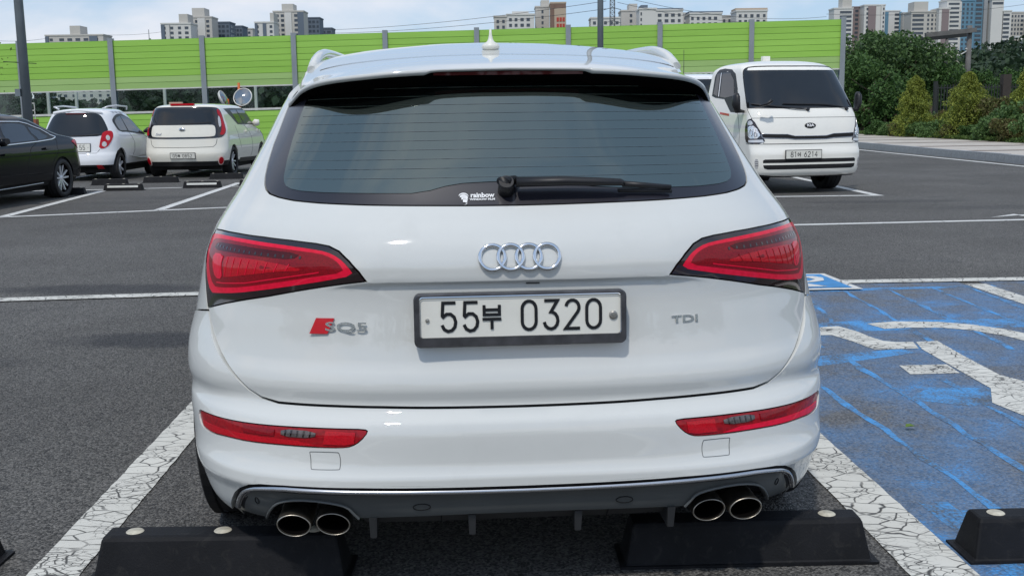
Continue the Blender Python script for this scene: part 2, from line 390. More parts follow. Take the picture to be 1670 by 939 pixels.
SUV=Shell([(.12,.12),(.19,.05),(.24,.0),(.30,-.022),(.333,-.044),(.352,-.044),(.385,-.031),(.46,-.028),(.490,-.020),(.520,.008),(.535,.012),(.575,.004),(.60,.008),(.64,.024),(.72,.038),(.80,.045),(.87,.043),(.92,.052),(.96,.070),(1.0,.103),(1.02,.122),(1.10,.185),(1.2,.272),(1.3,.360),(1.38,.435),(1.45,.53),(1.5,.65)],
 [(.12,.83),(.20,.865),(.26,.885),(.32,.902),(.40,.917),(.50,.929),(.60,.930),(.70,.922),(.80,.904),(.88,.885),(.95,.856),(1.0,.828),(1.05,.800),(1.10,.776),(1.2,.731),(1.3,.690),(1.38,.645),(1.45,.575),(1.5,.47)],
 [(.15,.45),(.30,.50),(.50,.56),(.75,.60),(1.0,.62),(1.2,.65),(1.4,.7)],
 [(.15,4.4),(.28,4.2),(.35,3.9),(.42,3.4),(.55,3.1),(.75,3.2),(.90,3.4),(1.0,3.4),(1.1,3.3),(1.4,3.4)],
 [(.15,4.2),(.3,4.42),(.6,4.5),(.8,4.46),(.88,4.35),(.93,4.1),(.98,3.75),(1.02,3.5),(1.06,3.4),(1.2,3.15),(1.38,2.8),(1.5,2.4)],disp=suv_disp)
HATCH=Shell([(.2,.10),(.28,.02),(.40,.0),(.52,.02),(.60,.06),(.8,.09),(.95,.12),(1.0,.14),(1.3,.27),(1.4,.33),(1.46,.48),(1.5,.9),(1.51,1.5)],
 [(.2,.73),(.3,.77),(.5,.80),(.75,.80),(.9,.785),(1.0,.75),(1.2,.685),(1.38,.62),(1.45,.55),(1.49,.40),(1.51,.02)],
 [(.2,.4),(.8,.45),(1.5,.45)],[(.2,3.2),(.8,3.0),(1.5,3.0)],
 [(.2,3.5),(.5,3.63),(.75,3.55),(.85,3.3),(.95,2.98),(1.0,2.85),(1.2,2.5),(1.4,2.15),(1.47,1.95),(1.51,1.53)])
BOXY=Shell([(.2,.10),(.35,.03),(.5,0),(.65,.03),(.9,.06),(1.0,.08),(1.3,.14),(1.5,.2),(1.54,.3),(1.58,.9),(1.59,1.6)],
 [(.2,.82),(.4,.88),(.6,.9),(.75,.895),(.95,.865),(1.2,.79),(1.45,.71),(1.52,.65),(1.57,.46),(1.59,.02)],
 [(.2,.35),(.8,.4),(1.5,.4)],[(.2,3.6),(.8,3.4),(1.5,3.6)],
 [(.2,4.0),(.6,4.14),(.85,4.03),(.95,3.85),(1.05,3.5),(1.3,3.15),(1.5,2.8),(1.56,2.5),(1.59,1.65)],Lf=.45)
SEDAN=Shell([(.2,.10),(.35,.03),(.5,0),(.8,.03),(.93,.06),(1.0,.11),(1.04,.30),(1.08,.65),(1.14,.85),(1.35,1.42),(1.42,1.75),(1.47,2.25)],
 [(.2,.84),(.3,.88),(.5,.91),(.75,.905),(.9,.88),(1.0,.83),(1.2,.73),(1.35,.64),(1.43,.50),(1.47,.02)],
 [(.2,.5),(.8,.6),(1.1,.4),(1.5,.4)],[(.2,2.9),(.8,2.7),(1.1,3.2),(1.5,3.0)],
 [(.2,4.7),(.6,4.87),(.8,4.75),(.9,4.4),(.98,3.8),(1.2,3.35),(1.4,2.85),(1.47,2.28)])
TRUCK=Shell([(.24,.10),(.30,.03),(.42,0),(.62,.0),(.70,.035),(.95,.07),(1.16,.13),(1.27,.19),(1.75,.52),(1.90,.64),(1.98,.80),(2.03,1.02),(2.05,1.3)],
 [(.24,.80),(.32,.855),(.6,.885),(.95,.885),(1.2,.87),(1.4,.84),(1.75,.78),(1.88,.755),(1.98,.67),(2.03,.46),(2.05,.02)],
 [(.2,.22),(1.2,.25),(2.0,.3)],[(.2,3.4),(1.2,3.3),(1.7,3.8),(2.05,4.2)],
 [(.24,2.15),(1.2,2.15),(1.9,2.10),(2.0,1.9),(2.05,1.35)],Lf=.15)
# ------------------------------------------------------------------ car body surfaces
def pip(P, poly):
    x, y = P[:, 0], P[:, 1]; ins = np.zeros(len(P), bool); n = len(poly); a = np.array(poly)
    for i in range(n):
        x0, y0 = a[i]; x1, y1 = a[(i+1) % n]
        if y0 == y1: continue
        c = ((y0 > y) != (y1 > y)) & (x < (x1-x0)*(y-y0)/(y1-y0)+x0); ins ^= c
    return ins
def dist_poly(P, poly):
    a = np.array(poly); b = np.roll(a, -1, 0); d = np.full(len(P), 1e9)
    for p, q in zip(a, b):
        e = q-p; L = e@e+1e-12; t = np.clip(((P-p)@e)/L, 0, 1); d = np.minimum(d, np.hypot(*(P-p-t[:, None]*e).T))
    return d
def chaikin(p, it=2, closed=True):
    for _ in range(it):
        o = []; n = len(p)
        if not closed: o.append(p[0])
        for i in range(n if closed else n-1):
            a, b = p[i], p[(i+1) % n]
            o += [(a[0]*.75+b[0]*.25, a[1]*.75+b[1]*.25), (a[0]*.25+b[0]*.75, a[1]*.25+b[1]*.75)]
        if not closed: o.append(p[-1])
        p = o
    return p
def resample(p, step, closed=True):
    o = []; n = len(p)
    for i in range(n if closed else n-1):
        a, b = p[i], p[(i+1) % n]; L = math.hypot(b[0]-a[0], b[1]-a[1]); k = max(1, math.ceil(L/step))
        o += [(a[0]+(b[0]-a[0])*j/k, a[1]+(b[1]-a[1])*j/k) for j in range(k)]
    if not closed: o.append(p[-1])
    return o
def area(p): return sum(p[i][0]*p[(i+1) % len(p)][1]-p[(i+1) % len(p)][0]*p[i][1] for i in range(len(p)))/2
def inset(p, g):
    if area(p) < 0: p = p[::-1]
    n = len(p); o = []
    for i in range(n):
        a, b, c = p[i-1], p[i], p[(i+1) % n]
        e1 = (b[0]-a[0], b[1]-a[1]); e2 = (c[0]-b[0], c[1]-b[1])
        l1 = math.hypot(*e1) or 1; l2 = math.hypot(*e2) or 1
        nx = -(e1[1]/l1+e2[1]/l2); ny = (e1[0]/l1+e2[0]/l2); l = math.hypot(nx, ny) or 1
        k = min(2.2, 2/l) if l > .05 else 1
        o.append((b[0]+nx/l*g*k, b[1]+ny/l*g*k))
    return o
def mir(half):
    """half outline (q>=0) starting and ending at the centre line -> closed outline"""
    return half+[(-q, z) for q, z in half[::-1] if q > 1e-4]
def neg(p): return [(-q, z) for q, z in p]
QS = 1.15
def sn(S, q, z, e=1e-3):
    a = Vector(S.P(q-e, z)); b = Vector(S.P(q+e, z)); c = Vector(S.P(q, z-e)); d = Vector(S.P(q, z+e))
    n = (b-a).cross(d-c)
    return n.normalized() if n.length > 1e-12 else Vector((0, 0, 1))
def panel(S, name, outline, mat, parent, off=0., step=.02, gap=0., holes=(), rim=.012, lines=(), smooth_it=0, extra=None, edge_step=None, zstep=None):
    """a trimmed piece of shell S: outline in (q,z), pushed out by off, with a folded-in edge"""
    es = edge_step or step
    def prep(p, g):
        if smooth_it: p = chaikin(p, smooth_it)
        p = [(q*QS, z) for q, z in p]; p = resample(p, es)
        return inset(p, g) if g else (p if area(p) > 0 else p[::-1])
    out_ = prep(outline, gap); hs = [prep(h, -gap) for h in holes]
    A = np.array(out_); x0, y0 = A.min(0); x1, y1 = A.max(0); zs = zstep or step
    X, Y = np.meshgrid(np.arange(x0+step/2, x1, step), np.arange(y0+zs/2, y1, zs)); Pg = np.stack([X.ravel(), Y.ravel()], 1)
    ok = pip(Pg, out_) & (dist_poly(Pg, out_) > min(step, zs)*.4)
    for h in hs: ok &= ~pip(Pg, h) & (dist_poly(Pg, h) > min(step, zs)*.4)
    Pg = Pg[ok]
    vs = [Vector(p) for p in out_]; ed = [(i, (i+1) % len(out_)) for i in range(len(out_))]
    for h in hs:
        b = len(vs); vs += [Vector(p) for p in h]; ed += [(b+i, b+(i+1) % len(h)) for i in range(len(h))]
    for ln in lines:
        pl = np.array(resample([(q*QS, z) for q, z in ln], es, False)); k = pip(pl, out_) & (dist_poly(pl, out_) > .004)
        for h in hs: k &= ~pip(pl, h) & (dist_poly(pl, h) > .004)
        b = len(vs); idx = {}
        for i, kk in enumerate(k):
            if kk: idx[i] = len(vs); vs.append(Vector(pl[i]))
        ed += [(idx[i], idx[i+1]) for i in range(len(pl)-1) if i in idx and i+1 in idx]
        if len(Pg): Pg = Pg[np.min(np.abs(Pg[:, None, :]-pl[None]).max(2), 1) > min(step, zs)*.3]
    vs += [Vector(p) for p in Pg]
    V, E, F, *_r = delaunay_2d_cdt(vs, ed, [], 0, 1e-6)
    C = np.array([[(V[f[0]].x+V[f[1]].x+V[f[2]].x)/3, (V[f[0]].y+V[f[1]].y+V[f[2]].y)/3] for f in F])
    k = pip(C, out_)
    for h in hs: k &= ~pip(C, h)
    F = [tuple(f) for f, kk in zip(F, k) if kk]
    pos = []; nor = []
    for v in V:
        q, z = v.x/QS, v.y; n = sn(S, q, z); o_ = off+(extra(q, z) if extra else 0)
        pos.append(Vector(S.P(q, z))+n*o_); nor.append(n)
    if extra:   # re-derive normals from the displaced surface
        def pp(q, z): return Vector(S.P(q, z))+sn(S, q, z)*(off+extra(q, z))
        e = 2e-3
        for i, v in enumerate(V):
            q, z = v.x/QS, v.y; n = (pp(q+e, z)-pp(q-e, z)).cross(pp(q, z+e)-pp(q, z-e)); nor[i] = n.normalized() if n.length else nor[i]
    nv = len(V); faces = list(F); nn = list(nor); allp = list(pos); sm = [True]*len(F)
    if rim:
        for loop in [out_]+hs:
            b = len(allp); m = len(loop)
            for (x, y) in loop:
                q, z = x/QS, y; n = sn(S, q, z); o_ = off+(extra(q, z) if extra else 0); p = Vector(S.P(q, z))+n*o_
                allp += [p, p-n*rim]; nn += [n, n]
            for i in range(m):
                j = (i+1) % m; faces.append((b+2*i, b+2*i+1, b+2*j+1, b+2*j)); sm.append(False)
    me = bpy.data.meshes.new(name); me.from_pydata([tuple(p) for p in allp], [], faces); me.materials.append(MAT[mat])
    me.polygons.foreach_set('use_smooth', sm)
    ln_ = []
    for i, f in enumerate(me.polygons):
        for vi in f.vertices: ln_.append(tuple(nn[vi]) if sm[i] else (0, 0, 0))
    me.normals_split_custom_set(ln_)
    return obj(name, me, parent)
def ribbon(S, name, line, w, mat, parent, off=.002, closed=False, step=.02, round_=0., w_end=None, mesh_only=False):
    """a thin strip that follows the shell along a (q,z) line"""
    p = resample(line, step, closed); n = len(p); P3 = [Vector(S.P(*a)) for a in p]; N = [sn(S, *a) for a in p]
    mb = MB(); vs = []
    for i in range(n):
        a = P3[(i-1) % n] if closed or i else P3[i]; b = P3[(i+1) % n] if closed or i < n-1 else P3[i]
        d = (b-a).normalized(); s = N[i].cross(d).normalized()
        ww = w if w_end is None else w+(w_end-w)*i/(n-1)
        c = P3[i]+N[i]*off
        if round_:
            for k in range(7):
                t = math.pi*k/6; vs.append(c+s*(ww/2*math.cos(t))+N[i]*(round_*math.sin(t)))
        else: vs += [c+s*ww/2-N[i]*.004, c+s*ww/2, c-s*ww/2, c-s*ww/2-N[i]*.004]
    m = 7 if round_ else 4
    fs = [(i*m+k, i*m+k+1, ((i+1) % n)*m+k+1, ((i+1) % n)*m+k) for i in range(n if closed else n-1) for k in range(m-1)]
    mb.add(vs, fs, 0, bool(round_))
    return mb.build(name, mat, parent)
# ------------------------------------------------------------------ lettering
def arc(cx, cy, rx, ry, a0, a1, n=9): return [(cx+rx*math.cos(R(a0+(a1-a0)*i/n)), cy+ry*math.sin(R(a0+(a1-a0)*i/n))) for i in range(n+1)]
GL = {
 '0': [arc(.5, .72, .42, .28, 180, 0)+arc(.5, .28, .42, .28, 0, -180)+[(.08, .72)]],
 '1': [[(.25, .80), (.55, 1), (.55, 0)]],
 '2': [arc(.5, .74, .40, .26, 170, -35)+[(.08, .0), (.95, .0)]],
 '3': [[(.10, 1.0), (.90, 1.0), (.50, .60)]+arc(.5, .30, .42, .30, 80, -170)],
 '4': [[(.70, 0), (.70, 1), (.05, .30), (.98, .30)]],
 '5': [[(.93, 1.0), (.17, 1.0), (.12, .55)]+arc(.5, .31, .42, .31, 140, -165)],
 '6': [[(.75, 1.0), (.20, .52)]+arc(.5, .31, .42, .31, 150, -230)],
 '8': [arc(.5, .76, .34, .24, 270, -90, 14), arc(.5, .27, .42, .27, 90, 450, 14)],
 'BU': [[(.08, 1.0), (.08, .60), (.92, .60), (.92, 1.0)], [(.08, .80), (.92, .80)], [(-.02, .42), (1.02, .42)], [(.5, .42), (.5, 0)]],
 'BAE': [[(.05, 1.0), (.05, .2), (.42, .2), (.42, 1.0)], [(.05, .6), (.42, .6)], [(.66, 1), (.66, 0)], [(.95, 1), (.95, 0)], [(.66, .5), (.95, .5)]],
 'EO': [arc(.24, .5, .22, .32, 0, 360, 14), [(.52, .5), (.90, .5)], [(.90, 1), (.90, 0)]],
 '-': [[(.2, .5), (.8, .5)]],
}
def glyph(mb, g, x, z, w, h, t, y=0, M=None, mi=0):
    """flat stroke lettering in the XZ plane, facing -Y"""
    for si, st in enumerate(GL[g]):
        p = [(x+a*w, z+b*h) for a, b in st]; n = len(p); vs = []
        closed = math.dist(p[0], p[-1]) < 1e-4
        for i in range(n):
            a = p[i-1] if i else (p[-2] if closed else p[0]); b = p[i+1] if i < n-1 else (p[1] if closed else p[-1])
            c = p[i]
            d1 = Vector((c[0]-a[0], c[1]-a[1])); d2 = Vector((b[0]-c[0], b[1]-c[1]))
            if d1.length < 1e-9: d1 = d2
            if d2.length < 1e-9: d2 = d1
            d1.normalize(); d2.normalize(); m = (d1+d2); m = m.normalized() if m.length > .1 else d1
            nn = Vector((-m.y, m.x)); k = 1/max(.45, abs(nn.dot(Vector((-d1.y, d1.x)))))
            vs += [Vector((c[0]+nn.x*t/2*k, y-.0004*si, c[1]+nn.y*t/2*k)), Vector((c[0]-nn.x*t/2*k, y-.0004*si, c[1]-nn.y*t/2*k))]
        if M is not None: vs = [M @ v for v in vs]
        mb.add(vs, [(2*i, 2*i+1, 2*i+3, 2*i+2) for i in range(n-1)], mi)
def text_mesh(name, body, size, mat, ext=.001, bold=.0, shear=0, bevel=0.):
    cu = bpy.data.curves.new(name, 'FONT'); cu.body = body; cu.size = size; cu.extrude = ext; cu.offset = bold; cu.shear = shear; cu.bevel_depth = bevel
    cu.align_x = 'CENTER'; cu.align_y = 'CENTER'; cu.resolution_u = 3
    t = bpy.data.objects.new(name+'_src', cu); COL.objects.link(t); bpy.context.view_layer.update()
    me = bpy.data.meshes.new_from_object(t.evaluated_get(bpy.context.evaluated_depsgraph_get())); bpy.data.objects.remove(t); bpy.data.curves.remove(cu)
    me.name = name; me.materials.clear(); me.materials.append(MAT[mat]); return me
def face_matrix(S, q, z, off=0., roll=0.):
    """frame lying on the shell: local X to the right, local Y up the surface, local Z out of it"""
    p = Vector(S.P(q, z)); n = sn(S, q, z); x = (Vector(S.P(q+.01, z))-Vector(S.P(q-.01, z))).normalized(); y = n.cross(x).normalized()
    M = Matrix(((x.x, y.x, n.x, 0), (x.y, y.y, n.y, 0), (x.z, y.z, n.z, 0), (0, 0, 0, 1)))
    return Matrix.Translation(p+n*off) @ M @ Matrix.Rotation(roll, 4, 'Z')
def put(o, M): o.matrix_local = M; return o
XZ = Matrix.Rotation(R(90), 4, 'X')     # flat text (XY) -> standing, facing -Y
# ------------------------------------------------------------------ wheels
WHEEL = {}
def wheel_meshes(key, r, w, rim_r, spokes, y_style=0):
    if key in WHEEL: return WHEEL[key]
    t = MB(); h = w/2
    prof = [(rim_r, -h*.80), (rim_r+.012, -h*.97), (r*.80, -h*1.02), (r*.93, -h*.98), (r*.985, -h*.80), (r, -h*.62), (r, h*.62), (r*.985, h*.80), (r*.93, h*.98), (r*.80, h*1.02), (rim_r+.012, h*.97), (rim_r, h*.80)]
    t.lathe(prof, 48)
    # tread grooves as dark ribs standing proud of the carcass
    for gz in (-.42, -.14, .14, .42):
        t.lathe([(r*.999, gz*w-.016*w*4), (r+.004, gz*w-.012*w*4), (r+.004, gz*w+.012*w*4), (r*.999, gz*w+.016*w*4)], 48, smooth=False)
    tyre = t.mesh('tyre_mesh', 'rubber')
    m = MB(); fz = h*.72
    m.lathe([(rim_r, fz+.01), (rim_r-.012, fz+.012), (rim_r-.03, fz-.02), (rim_r-.04, -h*.7), (.0, -h*.7)], 40, 0)
    m.lathe([(0, fz-.005), (.03, fz-.005), (.045, fz-.015), (.06, fz-.05), (0, fz-.05)], 20, 1)
    for k in range(spokes):
        a = 2*math.pi*k/spokes
        for s in ((-1, 1) if y_style else (0,)):
            M = Matrix.Rotation(a, 4, 'Z')
            w0, w1 = (.016, .020) if y_style else (.022, .032); sp = s*.055*rim_r/.22 if y_style else 0
            pts = [(.035, -w0+sp*.2, fz-.02), (.035, w0+sp*.2, fz-.02), (rim_r-.02, w1*.7+sp, fz+.0), (rim_r-.02, -w1*.7+sp, fz+.0)]
            vs = [M @ Vector(p) for p in pts]+[M @ (Vector(p)+Vector((0, 0, -.035))) for p in pts]
            m.add(vs, [(0, 1, 2, 3), (4, 7, 6, 5), (0, 4, 5, 1), (1, 5, 6, 2), (2, 6, 7, 3), (3, 7, 4, 0)], 1)
    rim = m.mesh('rim_mesh', ['soot', 'rim_silver'])
    WHEEL[key] = (tyre, rim); return WHEEL[key]
def wheel(parent, key, x, y, r, w, rim_r, spokes, ys=0):
    ty, ri = wheel_meshes(key, r, w, rim_r, spokes, ys)
    o = obj('wheel', ty, parent, loc=(x, y, r)); o.rotation_euler = (0, R(90) if x > 0 else R(-90), 0)
    obj('rim', ri, o); return o
def y2q(S, y, z):
    for i in range(400):
        q = .6+i*.006
        if S.P(q, z)[1] >= y: return q
    return 3
def arch_pts(S, yc, r, z0, zc, n=12, front_first=False):
    """wheel arch outline on the flank from its rear foot over the top to its front foot"""
    o = []
    for i in range(n+1):
        t = math.pi*(1-i/n); z = zc+r*math.sin(t); y = yc+r*math.cos(t); o.append((y2q(S, y, max(z, z0)), max(z, z0)))
    return o
def dark_shell(S, name, mat, parent, z0, z1, off, q0=-2.98, q1=2.98, nq=90, nz=26):
    mb = MB(); vs = []
    for j in range(nz+1):
        z = z0+(z1-z0)*j/nz
        for i in range(nq+1):
            q = q0+(q1-q0)*i/nq; vs.append(Vector(S.P(q, z))-sn(S, q, z)*off)
    mb.add(vs, [(j*(nq+1)+i, j*(nq+1)+i+1, (j+1)*(nq+1)+i+1, (j+1)*(nq+1)+i) for j in range(nz) for i in range(nq)], 0, True)
    return mb.build(name, mat, parent)
# ------------------------------------------------------------------ the white SUV
suv = thing('parked_car', 'white SUV with red tail lamps and four exhaust tips, filling the middle of the view', 'car', (.0225, 2.62, 0), .06707)
W_ = 'car_white'
seam = [(.08, .528), (.14, .530), (.22, .531), (.305, .531), (.36, .531), (.41, .539), (.45, .557), (.505, .594), (.56, .633), (.61, .677), (.645, .718)]
lamp_up = [(.156, .846), (.168, .870), (.188, .896), (.212, .919), (.237, .931), (.27, .9365), (.34, .942), (.437, .946), (.563, .948), (.684, .947), (.775, .943)]
lamp_out = [(.797, .925), (.79, .903), (.775, .863), (.735, .812), (.668, .739)]
lamp_bot = [(.56, .7635), (.465, .783), (.393, .7965), (.30, .817), (.237, .830), (.19, .8395)]
lamp = lamp_up+lamp_out+lamp_bot
g_out = [(0, 1.023), (.0715, 1.0255), (.18, 1.028), (.30, 1.0318), (.386, 1.036), (.454, 1.042), (.506, 1.049), (.54, 1.059), (.566, 1.073), (.586, 1.09), (.612, 1.122), (.645, 1.177), (.66, 1.238), (.675, 1.292), (.64, 1.315), (.52, 1.338), (.3, 1.350), (0, 1.354)]
zcq = []   # the lip above the plate as constraint lines
for i in range(0, 21):
    q = .62*i/20; x = SUV.P(q, .82)[0]; zcq.append((q, s_zc(abs(x))))
lip_lines = [[(-q, z-d) for q, z in zcq[::-1]]+[(q, z-d) for q, z in zcq[1:]] for d in (.0115, .001, .006)]
tg = mir([(0, .526)]+seam+[(.662, .737)]+[(.80, .935), (.90, .975), (.97, 1.02), (.99, 1.1), (.99, 1.3), (.985, 1.362), (.90, 1.338), (.80, 1.316), (.70, 1.298), (.65, 1.318), (.52, 1.342), (.3, 1.355), (0, 1.358)])
tg_hole = [mir(g_out), lamp, neg(lamp)]
tail = panel(SUV, 'tailgate', tg, W_, suv, 0, .014, .0018, tg_hole, .014, lip_lines, edge_step=.012)
panel(SUV, 'rear_window_border', mir([(q, z) for q, z in g_out]), 'frit', suv, -.001, .03, .0022, rim=.004, edge_step=.02)
g_in = [(0, 1.052), (.0865, 1.055), (.30, 1.0575), (.38, 1.06), (.42, 1.064), (.446, 1.0705), (.463, 1.08), (.476, 1.094), (.497, 1.141), (.5135, 1.194), (.521, 1.25), (.522, 1.30), (.50, 1.332), (.3, 1.345), (0, 1.350)]
hump = [(-.028-.075, 1.0555), (-.075, 1.062), (-.055, 1.072), (-.035, 1.0785), (-.010, 1.0815), (.012, 1.0815), (.030, 1.0795), (.045, 1.073), (.065, 1.066), (.10, 1.062), (.14, 1.0585)]
gl_poly = hump+[p for p in g_in if p[0] > .16]+[(-q, z) for q, z in g_in[::-1] if q > .12]
rw = panel(SUV, 'rear_window', gl_poly, 'rear_glass', suv, .0008, .03, rim=.003, edge_step=.015)
for i in range(12):
    z = 1.093+.0235*i; qm = .46+(z-1.09)*.25
    ribbon(SUV, 'heater_wire', [(-qm, z-.004), (0, z), (qm, z-.004)], .0010, 'heater_line', rw, .0016, step=.03)
# body sides with quarter panel, wheel arches and glass
ar = arch_pts(SUV, .83, .385, .22, .365, 18); af = arch_pts(SUV, 3.68, .395, .22, .36)
bump_top = [(.669, .7315), (.80, .7145), (.90, .6985), (.952, .6705)]
side = [(.673, .733), (.80, .716), (.90, .700), (.955, .672)]+[p for p in ar if p[1] > .67 or p[0] > 1.10]+af+[(2.95, .22), (2.98, .5), (2.98, .9), (2.9, 1.36), (1.9, 1.372), (1.02, 1.372), (.988, 1.364), (.997, 1.3), (.997, 1.1), (.977, 1.018), (.905, .972), (.812, .938), (.805, .922), (.795, .900), (.781, .86), (.741, .81)]
dl1 = [(1.05, 1.06), (1.14, 1.32), (1.30, 1.37), (1.385, 1.375), (1.395, 1.01), (1.2, 1.02)]
dl2 = [(1.41, 1.01), (1.40, 1.375), (1.72, 1.375), (1.735, 1.00)]
dl3 = [(1.755, 1.00), (1.745, 1.372), (1.95, 1.345), (2.12, 1.25), (2.20, 1.03)]
for s in (1, -1):
    f = (lambda p: p) if s == 1 else neg
    sd_ = panel(SUV, 'side_body', f(side), W_, suv, 0, .045, .0016, rim=.014, edge_step=.03)
    for d in (dl1, dl2, dl3): panel(SUV, 'side_window', f(d), 'window_side', sd_, .002, .06, rim=.004)
    for qd in (1.40, 1.745): ribbon(SUV, 'door_gap', f([(qd, .99), (qd, .45), (qd-.02, .36)]), .006, 'shadow_black', sd_, .001, step=.05)
    for qd in (1.33, 1.66):
        h_ = MB(); h_.box(-.10, .10, -.012, .012, 0, .03); o = h_.build('door_handle', W_, sd_); put(o, face_matrix(SUV, f([(qd, .82)])[0][0], .86))
panel(SUV, 'windscreen', [(2.25, 1.02), (2.30, 1.36), (3.0, 1.38), (3.0, 1.04)], 'window_side', suv, .003, .08, rim=.004)
panel(SUV, 'windscreen', neg([(2.25, 1.02), (2.30, 1.36), (3.0, 1.38), (3.0, 1.04)]), 'window_side', suv, .003, .08, rim=.004)
# bumper
chr_top = [(.53, .252), (.488, .285), (.4535, .305), (.41, .3255), (.37, .3325), (.30, .3365), (.245, .3375), (.13, .3375), (.05, .3350)]
ar_low = [p for p in ar if p[0] < 1.0 and .36 < p[1] < .665][::-1]
low = [(.93, .345), (.86, .300), (.77, .268), (.70, .238), (.63, .219), (.574, .207)]
bump = mir([(0, .5225)]+[(q, z-.0035) for q, z in seam]+bump_top+ar_low+low+chr_top+[(0, .333)])
refl = [(.158, .476), (.165, .4815), (.21, .4815), (.29, .481), (.38, .4785), (.47, .476), (.56, .474), (.65, .4725), (.703, .470), (.712, .452), (.69, .428), (.61, .424), (.527, .4288), (.437, .4295), (.34, .4325), (.245, .4325), (.20, .4336), (.182, .437), (.168, .451)]
refl_s = chaikin(refl, 1)
def flare(q, z):
    a = abs(q)
    k = sstep(.42, .62, a)*(1-sstep(.92, 1.0, a))*sstep(.50, .56, z)
    return .012*k*(1-sstep(.62, .74, z))
bp = panel(SUV, 'rear_bumper', bump, W_, suv, 0, .015, .0012, [refl_s, neg(refl_s)], .016, extra=flare, edge_step=.012)
for s in (1, -1):
    f = (lambda p: p) if s == 1 else neg
    base = panel(SUV, 'bumper_reflector', f(refl), 'lens_red', suv, -.004, .012, .0015, rim=.01, smooth_it=1)
    panel(SUV, 'lens_strip', f([(.30, .447), (.25, .436), (.34, .4355), (.437, .4325), (.527, .4318), (.61, .428), (.68, .432), (.68, .445), (.56, .446), (.44, .4465)]), 'lens_red_bright' if s == 1 else 'lens_red_mid', base, -.002, .02, rim=.002)
    panel(SUV, 'reverse_lamp', f([(.258, .4735), (.258, .4555), (.342, .455), (.342, .474)]), 'lens_clear_dark', base, -.0015, .012, rim=.003, smooth_it=1)
    for qf in (.27, .285, .30, .315, .33): ribbon(SUV, 'lamp_rib', f([(qf, .472), (qf, .457)]), .004, 'lens_black', base, -.0005, step=.01)
    panel(SUV, 'fog_lamp', f([(.18, .473), (.178, .445), (.195, .441), (.238, .441), (.238, .475)]), 'lens_red_mid', base, -.0015, .01, rim=.002)
    panel(SUV, 'turn_lamp', f([(.36, .470), (.36, .4535), (.46, .452), (.46, .469)]), 'lens_red_deep', base, -.0015, .012, rim=.002)
    tw = [(.2045, .4235), (.2620, .4225), (.2630, .4200), (.2440, .3800), (.2400, .3788), (.1870, .3800), (.1840, .3822), (.2015, .4218)]
    ribbon(SUV, 'towing_cover', f(chaikin(tw, 2)), .0015, 'diffuser_grey', bp, .0009, closed=True, step=.01)
# chrome strip with its dark gaps, diffuser
cm = [(0, .3213), (.05, .3243), (.13, .3275), (.245, .3285), (.308, .3280), (.376, .3198), (.409, .310), (.444, .2925), (.472, .2695), (.50, .240)]
cmf = [(-q, z) for q, z in chaikin(cm, 1, False)[::-1]][:-1]+chaikin(cm, 1, False)
ribbon(SUV, 'trim_gap', cmf, .031, 'shadow_black', suv, -.006, step=.02)
ribbon(SUV, 'chrome_strip', cmf, .0120, 'chrome_dark', suv, .001, step=.02, round_=.006)
lo_ = [(q, z-.0085) for q, z in cmf]
ribbon(SUV, 'chrome_strip', lo_, .0045, 'chrome_dark', suv, -.003, step=.02, round_=.003)
def dif_in(q, z): return -.004
dtop = [(0, .3035), (.05, .3055), (.13, .3095), (.196, .3125), (.305, .3120), (.40, .3005), (.448, .2815), (.487, .2565), (.545, .214)]
dbot = [(.53, .188), (.51, .2145), (.38, .214), (.3600, .2400), (.3270, .2710), (.2850, .2870), (.2288, .2920), (.1785, .2850), (.1513, .2750), (.1400, .2530), (.1325, .2390)]
dfp = panel(SUV, 'diffuser', mir([(0, .2440)]+dbot[::-1]+dtop[::-1]), 'diffuser_grey', suv, -.006, .02, 0, rim=.03, edge_step=.012)
ledge = chaikin(dbot[1:], 1, False)
for s in (1, -1):
    f = (lambda p: p) if s == 1 else neg
    ribbon(SUV, 'exhaust_surround', f([(q, z+.004) for q, z in ledge[3:]]), .007, 'diffuser_grey', dfp, -.001, step=.012, round_=.006)
panel(SUV, 'diffuser_floor', mir([(0, .192), (.05, .192), (.11, .193), (.127, .196), (.1335, .236), (0, .2415)]), 'diffuser_dark', suv, -.022, .03, rim=.02)
for q, z in ((.399, .2720), (.048, .2715)):
    for s in (1, -1):
        c_ = [(s*q+.0085*math.cos(t*math.pi/8)*(1 if q < .2 else .85), z+.0092*math.sin(t*math.pi/8)) for t in range(16)]
        ribbon(SUV, 'parking_sensor', c_, .0018, 'shadow_black', dfp, -.004, closed=True, step=.05)
for x in (-.385, -.132, .142, .385):
    m = MB(); y = .035
    m.add([(x-.010, y-.030, .243), (x+.010, y-.030, .243), (x+.008, y-.018, .186), (x-.008, y-.018, .186), (x-.010, y+.10, .243), (x+.010, y+.10, .243), (x+.008, y+.10, .186), (x-.008, y+.10, .186)],
          [(0, 3, 2, 1), (0, 4, 7, 3), (1, 2, 6, 5), (3, 7, 6, 2), (4, 5, 6, 7), (0, 1, 5, 4)]); m.build('diffuser_fin', 'diffuser_dark', suv)
for q in (-.030, .034): ribbon(SUV, 'diffuser_joint', [(q, .24), (q, .193)], .003, 'shadow_black', dfp, -.019, step=.02)
